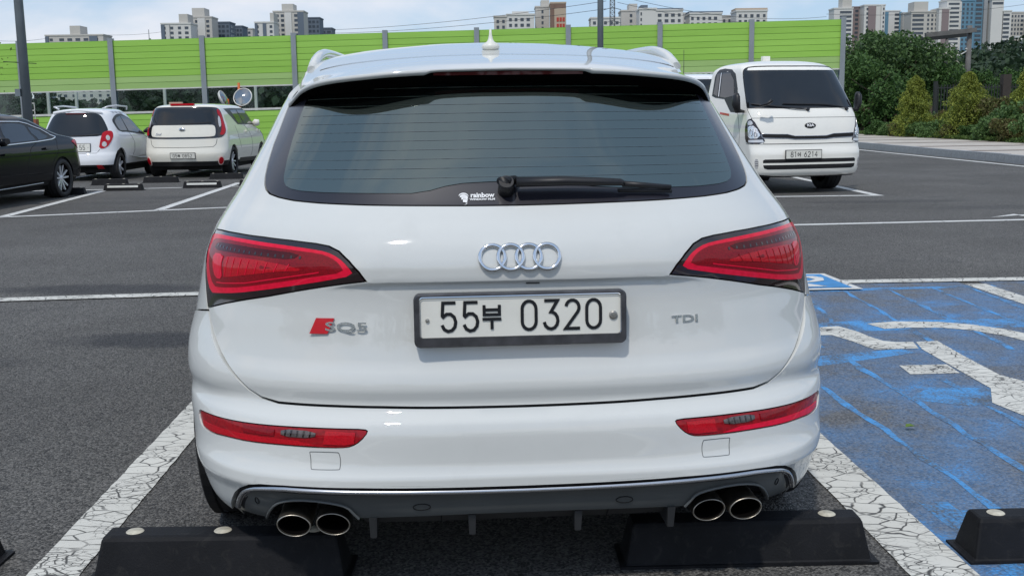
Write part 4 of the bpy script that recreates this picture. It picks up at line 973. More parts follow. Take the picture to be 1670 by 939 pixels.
for k in range(11):
    x = X0+FD*k; zt = ftop(x)
    obj('post', post_me, nb, loc=(x, 0, 0), scale=(1, 1, zt+.10))
    if k == 10: break
    sh = (0, -math.atan(slope), 0); xs = x+.09
    for j in range(8): obj('green_slat', slat_me if j < 6 else slat_pale, nb, loc=(xs, 0, zt-.262*(j+1)), rot=sh)
    zb = zt-.262*8
    obj('slat_backing', backer_me, nb, loc=(xs, 0, zb), rot=sh); obj('slat_backing', backer_me, nb, loc=(xs, 0, zb-1.08-.262*5), rot=sh, scale=(1, 1, .625))
    obj('clear_pane', pane_me, nb, loc=(xs, 0, zb-.97), rot=sh); obj('coping_rail', cop_me, nb, loc=(xs, 0, zb-.97-.10), rot=sh); obj('coping_rail', cop_me, nb, loc=(xs, 0, zb-.05), rot=sh, scale=(1, .6, .6))
    for j in range(5): obj('green_slat', slat_me, nb, loc=(xs, 0, zb-1.08-.262*(j+1)), rot=sh)
    obj('plinth', cop_me, nb, loc=(xs, 0, 0), scale=(1, 1.4, 2.6))
# white posts and rail behind the clear band
for u, lab in ((95, 'thin white post seen through the clear band, left of the far grey tower block'), (140, 'thin white post seen through the clear band above the small white hatchback'), (282, 'thin white post seen through the clear band above the cream car'), (428, 'thin white post seen through the clear band right of the round traffic mirror')):
    X = (u-835)/CAM_F*53; tag(MB().box(-.06, .06, -.06, .06, 0, 3.2).build('white_post', 'wall_white', loc=(X, 53, 0)), lab, 'post', 'thin white posts behind the noise barrier')
# ------------------------------------------------------------------ lamp posts, mirrors, box
def px(u, D): return (u-835)/CAM_F*D
lp = thing('lamp_post', 'tall grey lamp post with a camera box, beside the black sedan', 'lamp post', (px(60, 30), 30, 0))
MB().tube([(0, 0, 0), (0, 0, 6), (0, 0, 11)], [.13, .115, .08], 14).build('pole', 'post_grey', lp); MB().tube([(-.55, 0, 2.86), (.35, 0, 2.80)], .012, 6).build('bracket', 'iron_dark', lp)
MB().box(-.24, -.10, -.14, .1, 1.92, 2.12).build('camera_box', 'post_grey', lp); MB().tube([(0, 0, 10.9), (1.2, 0, 11.3)], [.05, .04], 8).build('lamp_arm', 'post_grey', lp)
lp2 = thing('lamp_post', 'plain grey lamp post rising behind the SUV roof, near the middle', 'lamp post', (px(981, 34), 34, 0))
MB().tube([(0, 0, 0), (0, 0, 6), (0, 0, 11)], [.10, .09, .08], 14).build('pole', 'post_grey', lp2); MB().tube([(0, 0, 10.9), (-1.2, 0, 11.3)], [.05, .04], 8).build('lamp_arm', 'post_grey', lp2)
ob = thing('utility_box', 'orange brown box in a pale frame on a post, behind the black sedan', 'utility box', (px(67, 31), 31, 0))
MB().box(-.13, .13, -.1, .1, .75, 1.30).build('box', 'orange_box', ob); MB().box(-.13, -.11, -.1, -.08, 1.30, 1.75).build('frame_post', 'pale_metal', ob); MB().box(.11, .13, -.1, -.08, 1.30, 1.75).build('frame_post', 'pale_metal', ob)
MB().box(-.13, .13, -.105, -.08, 1.53, 1.56).build('frame_rail', 'pale_metal', ob); MB().box(-.13, .13, -.105, -.08, 1.73, 1.76).build('frame_rail', 'pale_metal', ob); MB().tube([(0, 0, 0), (0, 0, .75)], .05, 10).build('stand', 'post_grey', ob)
def conv_mirror(u, D, z, r, yaw, label, post=True, tilt=-24):
    t = thing('traffic_mirror', label, 'traffic mirror', (px(u, D), D, 0), 0, 'round convex traffic mirrors')
    M = Matrix.Translation((0, 0, z)) @ Matrix.Rotation(yaw, 4, 'Z') @ Matrix.Rotation(R(90+tilt), 4, 'X')
    MB().lathe([(0, .10), (r*.5, .078), (r*.82, .04), (r*.95, .02)], 32, 0, M).build('mirror_face', 'mirror_face', t)
    MB().lathe([(r*.93, .0), (r*.95, .03), (r*1.02, .035), (r*1.04, 0), (r*.9, -.06), (0, -.09)], 32, 0, M).build('mirror_rim', 'pale_metal', t)
    MB().tube([(-.16 if post else .1, .16, 0), (-.16 if post else .1, .16, z+.50 if post else z)], .045, 10).build('post', 'orange_post', t); return t
conv_mirror(407, 38, 1.97, .33, R(-8), 'round traffic mirror on an orange post, facing the cars above the cream car')
conv_mirror(376, 38, 1.92, .30, R(84), 'round traffic mirror turned edge-on, left of the other one above the cream car', False)
# ------------------------------------------------------------------ far buildings
win_me = MB().box(-.5, .5, -.05, .06, -.5, .5).mesh('far_window_mesh', 'far_window')
def block(label, u0, u1, vtop, D, mat, cols=(), floors=None, fl=2.8, side=None, roofs=(), vmin=190, fins=(), depth=14, horizon=None, group='far apartment blocks', wmat=None, yaw=0., cat='apartment block', hw=.52):
    """an apartment block that stands at distance D and spans columns u0..u1 of the view; cols = (centre fraction, width fraction)"""
    X0_, X1_ = px(u0, D), px(u1, D); W = X1_-X0_; hz = 187.3-(((u0+u1)/2)-835)*.0132; H = (hz-vtop)*D/CAM_F+CAM_H
    t = thing('apartment_block', label, cat, ((X0_+X1_)/2, D, 0), yaw, group)
    MB().box(-W/2, W/2, 0, depth, 0, H).build('wall', mat, t)
    MB().box(-W/2-.3, W/2+.3, -.3, depth+.3, H+.01, H+.8).build('parapet', mat, t)
    for a, b, hh, rm in roofs: MB().box(-W/2+a*W, -W/2+b*W, 1.0, depth-2, H+.8, H+.8+hh).build('roof_house', rm or mat, t)
    for a, b, m_, pr in fins: MB().box(-W/2+a*W, -W/2+b*W, -pr, -.02, 0, H-.3).build('facade_strip', m_, t)
    zlow = CAM_H+(hz-vmin)*D/CAM_F; nf = int((H-1.5-max(zlow, 1))/fl) if floors is None else floors
    for f in range(max(0, nf)):
        z = H-2.1-f*fl
        for cx_, w_ in cols:
            obj('window', win_me, t, loc=(-W/2+cx_*W, -.10, z), scale=(w_*W, 1.5, fl*hw))
    if side:    # long face running away to one side
        s, sw, sm, n = side
        for f in range(max(0, nf)):
            z = H-2.1-f*fl
            for i in range(n): obj('window', win_me, t, loc=(s*(W/2+.05), 1.5+(i+.5)*(depth-3)/n, z), scale=((depth-3)/n*.6, 1.5, fl*hw), rot=(0, 0, R(90)))
    return t
C4 = ((.13, .12), (.38, .16), (.62, .16), (.87, .12))
# left group above the barrier
D = 640
block('pale low-topped block with a roof tower, left of the other far blocks', 98, 190, 64, D, 'wall_pale', ((.10, .05), (.28, .08), (.42, .08), (.56, .08), (.70, .08), (.86, .10)), roofs=((.42, .60, 5, 'wall_pale'),), fins=((0, .06, 'wall_slate', .6), (.76, .90, 'wall_slate', .5)), vmin=182)
block('stepped pale and slate block, front end, left of the SUV rail', 283, 330, 46, D, 'wall_white', ((.10, .10), (.36, .10), (.62, .10), (.86, .12)), roofs=((.60, .90, 5, 'wall_pale'),), fins=((0, .12, 'wall_slate', .6), (.28, .30, 'wall_grey', .4)))
block('tall pale tower of the stepped block, left of the SUV rail', 331, 364, 36, D+20, 'wall_pale', ((.30, .2), (.8, .14)), roofs=((.05, .65, 5, 'wall_pale'),), fins=((.32, .68, 'wall_white', .5),))
block('slate side wing stepping down behind the pale tower', 365, 392, 44, D+40, 'wall_slate', C4, side=(1, 0, 0, 3)); block('low slate end of the stepped block', 392, 412, 50, D+60, 'wall_slate', C4); block('small pale block peeping between the two stepped blocks', 410, 428, 54, D+90, 'wall_pale', ((.3, .2), (.7, .2)))
block('pale and slate block with white bays, above the SUV roof rail', 432, 462, 44, D, 'wall_white', ((.12, .16), (.5, .14), (.85, .14)), fins=((0, .14, 'wall_slate', .6), (.42, .60, 'wall_slate', .4)), roofs=((.8, 1., 5, 'wall_pale'),))
block('tallest stepped pale tower above the SUV roof rail', 462, 510, 27, D+20, 'wall_pale', ((.12, .12), (.30, .10), (.75, .12), (.92, .1)), roofs=((.28, .66, 4, 'wall_pale'),), fins=((.38, .60, 'wall_white', .5), (.80, 1.0, 'wall_slate', .4)))
block('slate side wing right of the tallest stepped tower', 510, 535, 37, D+50, 'wall_slate', C4); block('low slate end block nearest the SUV roof aerial', 535, 554, 53, D+80, 'wall_slate', ((.3, .3), (.75, .3)))
# middle group
D = 560
block('narrow pale block at the left end of the middle row', 812, 832, 35, D, 'wall_pale', ((.3, .2), (.75, .2))); block('white block with dark bays in the middle row', 832, 876, 32, D, 'wall_white', ((.14, .10), (.34, .10), (.56, .12), (.78, .12)), roofs=((.2, .8, 1.2, None),)); block('pale stair tower left of the brown tower', 878, 900, 20, D+15, 'wall_pale', ((.5, .14),), roofs=((.4, 1., 3, None),))
bt = block('brown and beige tower with small red lettering', 902, 926, 14, D, 'wall_beige', (), fins=((-.02, .26, 'wall_brown', 1.), (.0, 1.02, 'wall_brown', .3),), group=None)
bt.children[2].hide_render = False
me_r = MB().box(-.5, .5, -.1, .1, -.5, .5).mesh('red_letter_mesh', 'far_red'); MB().box(-2.0, 3.9, -1.2, -.02, 10, 54).build('facade_panel', 'wall_beige', bt)
for r_, n_l in ((0, 3), (1, 3)):
    for i in range(n_l): obj('red_letter', me_r, bt, loc=(-.3+i*1.5, -1.3, 48.5-r_*3.0), scale=(1.1, 1, 2.0-.3*r_))
block('low pale block left of the lattice tower', 966, 1012, 37, D, 'wall_white', ((.12, .10), (.3, .10), (.5, .10), (.7, .1), (.9, .1))); block('grey stair tower right of the lattice tower', 1014, 1040, 26, D+20, 'wall_pale', ((.6, .15),), roofs=((.5, 1., 3.2, None),))
block('plain white gable block in the middle row', 1043, 1070, 23, D, 'wall_white', ((.1, .08),), roofs=((.1, .5, 1.5, 'wall_slate'),)); block('white block with four dark bays under a flat roof', 1070, 1112, 25, D, 'wall_white', ((.12, .14), (.38, .14), (.62, .14), (.86, .10)), roofs=((-.02, 1.02, .6, 'wall_slate'),)); block('set-back pale link block', 1108, 1126, 30, D+25, 'wall_pale', ((.5, .3),))
block('long white block under a slate roof line', 1123, 1174, 30, D, 'wall_white', ((.08, .08), (.26, .08), (.44, .09), (.62, .09), (.8, .1)), roofs=((-.02, 1.04, .7, 'wall_slate'),)); block('low grey link block right of the long white one', 1172, 1200, 34, D+20, 'wall_pale', ((.2, .12), (.5, .12), (.8, .12))); block('white block with a brown top floor at the right end', 1197, 1246, 26, D, 'wall_white', ((.12, .09), (.3, .09), (.5, .1), (.7, .1), (.9, .08)), roofs=((-.02, 1.02, 1.0, 'wall_beige'),))
# right group
D = 720; B5 = ((.5, .8),)
block('pale block with dark balcony bands, first beyond the barrier end', 1352, 1382, 22, D, 'wall_white', ((.62, .62),), roofs=((.45, .95, 6, 'wall_pale'),), vmin=120, depth=12); block('brown block between two pale ones beyond the barrier end', 1382, 1402, 20, D+10, 'wall_mauve', ((.3, .25), (.75, .25)), vmin=120); block('pale block with a grey core right of the brown one', 1400, 1433, 17, D, 'wall_white', ((.18, .16), (.40, .14), (.9, .12)), fins=((.18, .55, 'wall_mauve', .5), (.78, .86, 'wall_white', 1.4)), vmin=120)
block('short blue topped block', 1433, 1457, 26, D+30, 'wall_white', ((.12, .16), (.8, .3)), fins=((0, .22, 'wall_blue', .5), (.94, 1.1, 'wall_blue', .5)), vmin=110); block('narrow grey block before the wide pale one', 1462, 1477, 29, D+25, 'wall_pale', ((.5, .6),), vmin=110)
block('wide pale block with banded balconies and paired windows', 1475, 1520, 27, D, 'wall_pale', ((.24, .40), (.60, .07), (.74, .07), (.88, .07)), roofs=((.10, .60, 6, 'wall_pale'),), vmin=120)
block('narrow mauve slab with white edges', 1519, 1536, 22, D-5, 'wall_white', ((.65, .3),), fins=((.25, .9, 'wall_mauve', .5),), vmin=150); block('tall pale block with dark balcony bands and blue flank', 1531, 1553, 9, D, 'wall_white', ((.5, .78),), roofs=((.02, .98, 3.5, 'wall_pale'),), vmin=130, hw=.45)
block('bright blue and white apartment tower', 1553, 1575, 10, D, 'wall_blue', ((.2, .14), (.5, .14), (.8, .14)), vmin=130, fins=((-.02, .04, 'wall_white', .5),)); block('blue tower with a tall grey core, the highest of all', 1575, 1594, 4, D+5, 'wall_blue', ((.35, .5),), fins=((.70, 1.0, 'wall_grey', 1.5),), vmin=130)
block('blue strip tower beside the blank white gable', 1594, 1604, 7, D+10, 'wall_blue', ((.3, .2), (.75, .2)), vmin=130); block('blank white gable tower under a slatted top', 1602, 1621, 8, D, 'wall_white', ((.5, .9),), floors=1, vmin=130); block('pale block with balcony bands right of the white gable', 1620, 1634, 26, D, 'wall_white', ((.45, .7),), vmin=110)
block('long pale block with many small windows at the right edge', 1633, 1668, 28, D+10, 'wall_pale', ((.08, .07), (.22, .07), (.36, .07), (.52, .12), (.70, .12), (.88, .10)), vmin=110); block('last grey block cut by the right edge of the view', 1666, 1690, 38, D, 'wall_grey', ((.3, .2), (.7, .2)), vmin=110)
# lattice tower and wires
lt = thing('lattice_tower', 'steel lattice power tower behind the middle row of blocks', 'power tower', (px(1000, 430), 430, 0))
def hw_(z): return .95+3.2*max(0, (34-z)/34)
for sx in (-1, 1):
    for sy in (-1, 1): MB().tube([(sx*hw_(0), sy*hw_(0), 0), (sx*hw_(34), sy*hw_(34), 34), (sx*.7, sy*.7, 62)], .12, 4).build('leg', 'tower_steel', lt)
m = MB(); z = 12
while z < 60:
    h_ = 1.6*hw_(z); a, b = hw_(z), (hw_(z+h_) if z+h_ < 34 else .9)
    for sy in (-1, 1):
        m.tube([(-a, sy*a, z), (b, sy*b, z+h_)], .07, 3); m.tube([(a, sy*a, z), (-b, sy*b, z+h_)], .07, 3); m.tube([(-a, sy*a, z), (a, sy*a, z)], .06, 3)
    z += h_
tag(m.build('bracing', 'tower_steel', lt), kind='stuff')
for z, w_ in ((36, 3.2), (41, 3.4), (46, 3.2), (53, 3.4)): MB().tube([(-w_, 0, z), (0, 0, z+.9), (w_, 0, z)], .12, 4).build('cross_arm', 'tower_steel', lt)
Wd = []
def wire(a, b, sag, lab, r=.10):
    pts = [Vector(a).lerp(Vector(b), i/16)-Vector((0, 0, sag*4*(i/16)*(1-i/16))) for i in range(17)]
    tag(MB().tube(pts, r, 4).build('power_line', 'wire'), lab, 'power line', 'power lines across the sky')
tx = px(1000, 430)
def up(u, v, D): hz = 187.3-(u-835)*.0132; return (px(u, D), D, CAM_H+(hz-v)*D/CAM_F)
wire(up(990, 10, 430), up(540, 55, 640), 2, 'power line from the lattice tower down to the left, upper', .09); wire(up(990, 22, 430), up(540, 60, 640), 2, 'power line from the lattice tower down to the left, lower', .09)
wire(up(1008, 2, 430), up(1340, 34, 560), 4, 'power line from the tower top to the right, highest', .08); wire(up(1008, 12, 430), up(1340, 40, 560), 4, 'power line from the tower to the right, second', .08); wire(up(1340, 30, 560), up(1700, 8, 560), 3, 'power line rising towards the right edge over the blocks', .08); wire(up(180, 62, 640), up(290, 57, 640), 1, 'thin line between the left blocks', .07)
wire(up(0, 70, 500), up(100, 68, 560), 1, 'thin line left of the leftmost far block', .07)
sp = thing('mast', 'small dark mast between the leftmost block and the stepped block', 'mast', (px(263, 500), 500, 0)); MB().tube([(0, 0, 0), (0, 0, 41.5)], [.5, .15], 6).build('pole', 'tower_steel', sp); MB().box(-1., 1.6, -.5, .5, 33, 37.5, taper=(.3, .6)).build('housing', 'tower_steel', sp)
block('pale lower storeys seen through the clear band, left part', 72, 108, 110, 630, 'wall_slate', ((.15, .08), (.5, .1), (.8, .1)), vmin=190, group=None); block('pale storeys with many windows seen through the clear band', 108, 215, 112, 620, 'wall_pale', ((.05, .05), (.14, .05), (.28, .07), (.42, .04), (.53, .04), (.66, .04), (.78, .04), (.90, .05)), vmin=190, group=None)
# ------------------------------------------------------------------ the other vehicles
def shell_body(S, mat, parent, z0, z1, arches, name='body', step=.09, top=None, edge=.05):
    """whole body shell of a small car with its wheel arches cut out, one sheet from nose seam round the tail to nose seam"""
    def run(side):
        o = []
        for yc_, r_ in arches: o.append([(side*q, z) for q, z in arch_pts(S, yc_, r_, z0, .33, 10)])
        return o
    right = []
    for a in run(1): right += a
    left = [(-q, z) for q, z in right[::-1]]
    outl = left+right+[(2.99, z0), (2.99, z1), (-2.99, z1), (-2.99, z0)]
    return panel(S, name, outl, mat, parent, 0, step, 0, rim=.03, edge_step=edge, zstep=.05)
def top_cap(S, z1, mat, parent, yc_name='roof'):
    """roof of a shell from its z1 slice up to the crown, as closing rings"""
    m = MB(); vs = []; zs = []; zt = S.ztop
    K = 10; nq = 72
    for j in range(K+1):
        z = z1+(zt-z1)*(1-(1-j/K)**2.2)
        for i in range(nq): q = -2.99+5.98*i/(nq-1); vs.append(Vector(S.P(q, z)))
    m.add(vs, [(j*nq+i, j*nq+(i+1) % nq, (j+1)*nq+(i+1) % nq, (j+1)*nq+i) for j in range(K) for i in range(nq)], 0, True); m.f.append(tuple(K*nq+i for i in range(nq))); m.mi.append(0); m.sm.append(True)
    return m.build(yc_name, mat, parent)
def underbody(S, parent, L, W, z0=.16, z1=.5): MB().box(-W/2, W/2, .35, L-.4, z0, z1).build('underbody', 'underseal', parent)
def small_plate(parent, S, q, z, w, h, chars, off=.012, name='licence_plate'):
    """chars = [(glyph, x, width, height)] in metres from the plate centre"""
    M = face_matrix(S, q, z, off)
    m = MB(); m.box(-w/2-.010, w/2+.010, -h/2-.010, h/2+.010, -.02, 0); p = put(m.build(name, 'plate_frame', parent), M)
    m = MB(); m.box(-w/2, w/2, -h/2, h/2, .0002, .003); m.build('plate_panel', 'plate_white', p)
    for g, x, gw, gh in chars:
        m = MB(); glyph(m, g, x-gw/2, -gh/2, gw, gh, gw*.20, 0); o = m.build('plate_digit' if g.isdigit() else 'plate_letter', 'plate_black', p); o.matrix_local = Matrix.Translation((0, 0, .0042)) @ Matrix.Rotation(R(-90), 4, 'X')
    return p
def both(f): f(1); f(-1)
# --- small white hatchback
hb = thing('parked_car', 'small white hatchback with round-celled tail lamps, between black sedan and cream car', 'car', (-9.0, 22.25, 0), R(2))
S = HATCH; S.ztop = 1.512; Wm = 'car_white_hatch'
shell_body(S, Wm, hb, .24, 1.44, ((.58, .345), (2.95, .345))); top_cap(S, 1.44, Wm, hb); underbody(S, hb, 3.5, 1.3)
dark_shell(S, 'inner_body', 'shadow_black', hb, .25, .9, .05, nq=50, nz=8)
gl = [(0, 1.405), (.30, 1.395), (.44, 1.36), (.52, 1.25), (.575, 1.11), (.59, 1.03), (.45, .995), (.385, .92), (0, .915)]
panel(S, 'rear_window', mir(gl), 'window_tint', hb, .004, .06, rim=.01, smooth_it=1); ribbon(S, 'rear_spoiler', [(-.50, 1.395), (0, 1.445), (.50, 1.395)], .07, Wm, hb, .012, round_=.03, step=.05)
ribbon(S, 'high_brake_lamp', [(-.12, 1.378), (.12, 1.378)], .03, 'lens_dim', hb, .012); ribbon(S, 'rear_wiper', [(-.02, .93), (.33, .955)], .018, 'wiper_black', hb, .02)
hl = [(.50, 1.02), (.62, 1.03), (.715, 1.01), (.71, .935), (.62, .82), (.48, .68), (.31, .66), (.345, .83), (.405, .975)]
for s in (1, -1):
    f = (lambda p: p) if s == 1 else neg
    tl = panel(S, 'tail_lamp', f(hl), 'lens_red_mid', hb, .008, .06, rim=.015, smooth_it=1)
    for q, z in ((.53, .885), (.43, .755)):
        for r_, mt, o_ in ((.060, 'lens_clear', .009), (.036, 'pale_metal', .011)): panel(S, 'reflector_cup', f([(q+r_*.9*math.cos(t*math.pi/6), z+r_*math.sin(t*math.pi/6)*.9) for t in range(12)]), mt, tl, o_, .05, rim=.003)
    panel(S, 'bumper_reflector', f([(.27, .335), (.37, .335), (.46, .25), (.30, .25)]), 'lens_red', hb, .004, .05, rim=.005)
    gs = panel(S, 'window_frame', f([(.80, 1.24), (.93, 1.31), (1.17, 1.36), (1.6, 1.385), (1.93, 1.36), (2.12, 1.28), (2.24, 1.15), (2.27, 1.0), (2.15, .92), (1.99, .92), (1.5, .985), (1.10, .998), (.91, 1.12)]), 'plastic_black', hb, .003, .08, rim=.008, smooth_it=1)
    panel(S, 'side_window', f([(.93, 1.21), (1.10, 1.29), (1.50, 1.335), (1.45, 1.02), (1.12, 1.03)]), 'window_side', gs, .006, .08, rim=.003); panel(S, 'side_window', f([(1.54, 1.34), (1.92, 1.325), (2.10, 1.22), (2.2, 1.02), (2.0, .96), (1.50, 1.015)]), 'window_side', gs, .006, .08, rim=.003)
    for ql in ([(1.47, .98), (1.43, .6), (1.36, .45)], [(1.98, .92), (2.0, .5), (1.99, .32)]): ribbon(S, 'door_gap', f(ql), .008, 'shadow_black', hb, .002, step=.06)
    ribbon(S, 'side_crease', f([(1.25, .50), (1.6, .42), (1.96, .40)]), .02, Wm, hb, .002, round_=.012, step=.08)
    MB().tube([(s*.45, .62, 1.485), (s*.56, .66, 1.53), (s*.57, 1.2, 1.555), (s*.56, 1.9, 1.535), (s*.52, 2.0, 1.48)], .018, 8).build('roof_rail', 'rim_silver', hb)
    m = MB(); m.tube([(s*.74, 2.42, .98), (s*.84, 2.43, 1.01), (s*.93, 2.45, 1.02)], [.03, .085, .06], 10, 0, flat=.85); m.build('door_mirror', 'plastic_black', hb)
    wheel(hb, 'hatch', s*.70, .58, .285, .18, .20, 6); wheel(hb, 'hatch', s*.70, 2.95, .285, .18, .20, 6)
ribbon(S, 'bumper_slot', [(-.30, .318), (0, .318), (.30, .318)], .035, 'shadow_black', hb, .002); ribbon(S, 'tailgate_gap', [(-.33, .65), (-.27, .575), (0, .57), (.27, .575), (.33, .65)], .007, 'shadow_black', hb, .002)
small_plate(hb, S, .055, .69, .335, .16, [('-', .128, .03, .05), ('5', .045, .05, .10), ('5', -.02, .05, .10)])
# --- cream boxy car
bx = thing('parked_car', 'cream boxy car with a black tail panel and tall red lamps beside the white hatchback', 'car', (-6.99, 23.05, 0), R(-.3))
S = BOXY; S.ztop = 1.592; Wm = 'car_cream'
shell_body(S, Wm, bx, .27, 1.52, ((.80, .36), (3.37, .36))); top_cap(S, 1.52, Wm, bx); underbody(S, bx, 4.0, 1.4); dark_shell(S, 'inner_body', 'shadow_black', bx, .28, .9, .05, nq=50, nz=8)
bk = panel(S, 'tail_panel', mir([(0, 1.50), (.32, 1.497), (.62, 1.49), (.78, 1.47), (.88, 1.42), (.93, 1.27), (.90, 1.06), (.84, .96), (.67, .865), (.50, .84), (0, .825)]), 'plastic_gloss', bx, .006, .06, rim=.012, smooth_it=1)
panel(S, 'rear_window', mir([(0, 1.465), (.54, 1.455), (.58, 1.38), (.51, 1.13), (0, 1.125)]), 'window_tint', bk, .010, .06, rim=.004, smooth_it=1)
pn = panel(S, 'tailgate_panel', mir([(0, 1.115), (.40, 1.115), (.46, 1.095), (.475, 1.05), (.45, .91), (.40, .87), (0, .86)]), Wm, bk, .020, .06, rim=.014, smooth_it=1)
for s in (1, -1):
    f = (lambda p: p) if s == 1 else neg
    tl = panel(S, 'tail_lamp', f([(.70, 1.455), (.80, 1.43), (.885, 1.28), (.875, 1.08), (.82, .975), (.70, .90), (.56, .905), (.645, .99), (.72, 1.10), (.75, 1.26), (.665, 1.34)]), 'lens_red_mid', bk, .012, .05, rim=.01, smooth_it=1)
    panel(S, 'clear_lamp', f([(.655, 1.32), (.73, 1.27), (.715, 1.15), (.66, 1.075), (.585, 1.065)]), 'lens_clear', tl, .014, .05, rim=.004, smooth_it=1)
    for r_, mt, o_, nm in ((.098, 'print_cream', .018, 'reflector_ring'), (.074, 'lens_red_mid', .026, 'fog_reflector')): panel(S, nm, [(s*.585+r_*1.0*math.cos(t*math.pi/8), max(.275, .365+r_*math.sin(t*math.pi/8))) for t in range(16)], mt, bx, o_, .05, rim=.01)
    gs = panel(S, 'window_frame', f([(1.12, 1.46), (1.40, 1.475), (2.02, 1.475), (2.14, 1.38), (2.22, 1.20), (2.24, 1.06), (1.98, 1.10), (1.42, 1.115), (1.30, 1.28)]), 'plastic_black', bx, .003, .08, rim=.008)
    panel(S, 'side_window', f([(1.36, 1.43), (1.62, 1.44), (1.62, 1.135), (1.45, 1.14)]), 'window_side', gs, .006, .08, rim=.003); panel(S, 'side_window', f([(1.66, 1.44), (2.0, 1.435), (2.10, 1.36), (2.19, 1.16), (1.98, 1.125), (1.66, 1.135)]), 'window_side', gs, .006, .08, rim=.003)
    for ql in ([(1.64, 1.10), (1.63, .5), (1.60, .38)], [(2.06, 1.08), (2.04, .6), (2.03, .38)], [(1.30, 1.1), (1.27, .85), (1.31, .6)]): ribbon(S, 'door_gap', f(ql), .008, 'shadow_black', bx, .002, step=.06)
    for q in (1.55, 1.95): MB().box(0, 0, 0, 0, 0, 0); o = MB().box(-.09, .09, -.016, .016, 0, .035).build('door_handle', Wm, bx); put(o, face_matrix(S, s*q, .96))
    ribbon(S, 'sill_trim', f([(1.30, .33), (1.7, .31), (2.04, .33)]), .10, 'plastic_black', bx, .004, step=.08)
    m = MB(); m.tube([(s*.80, 2.95, 1.12), (s*.88, 2.95, 1.14), (s*.97, 2.97, 1.15)], [.03, .10, .07], 10, 0, flat=.9); m.build('door_mirror', Wm, bx)
    wheel(bx, 'boxy', s*.79, .80, .325, .21, .235, 5, 1); wheel(bx, 'boxy', s*.79, 3.37, .325, .21, .235, 5, 1)
ribbon(S, 'bumper_skirt', [(-1.0, .315), (-.5, .30), (0, .30), (.5, .30), (1.0, .315)], .11, 'plastic_black', bx, .006, step=.05); ribbon(S, 'tailgate_gap', [(-.48, .82), (-.44, .71), (-.37, .655), (0, .645), (.37, .655), (.44, .71), (.48, .82)], .008, 'shadow_black', bx, .002)
m = MB(); m.box(-.25, .25, -.03, .05, 1.535, 1.575); m.build('high_brake_lamp', 'lens_red_mid', bx, loc=(-.02, .26, 0)); MB().box(-.27, .0, 0, .1, 1.56, 1.61).build('roof_box', 'wall_beige', bx, loc=(-.05, .3, 0))
ribbon(S, 'rear_wiper', [(0, 1.145), (.40, 1.17)], .02, 'wiper_black', bk, .02)
small_plate(bx, S, .0, .475, .52, .11, [('0', -.19, .04, .07), ('5', -.135, .04, .07), ('BAE', -.08, .04, .055), ('0', .015, .04, .07), ('8', .07, .04, .07), ('5', .125, .04, .07), ('2', .18, .04, .07)])
ME = face_matrix(S, .0, 1.022, .036); e_ = put(MB().lathe([(0, .006), (.062, .004), (.068, 0)], 24, 0, None, True, 1, .5).build('oval_emblem', 'chrome', pn), ME); put(obj('emblem_letters', text_mesh('kia_small', 'KIA', .046, 'plate_black', .001, .001), pn), ME @ Matrix.Translation((0, 0, .008)))
put(obj('script_badge', text_mesh('soul_script', 'Soul', .075, 'chrome_dark', .002, .001, shear=.4), pn), face_matrix(S, -.27, .925, .024))
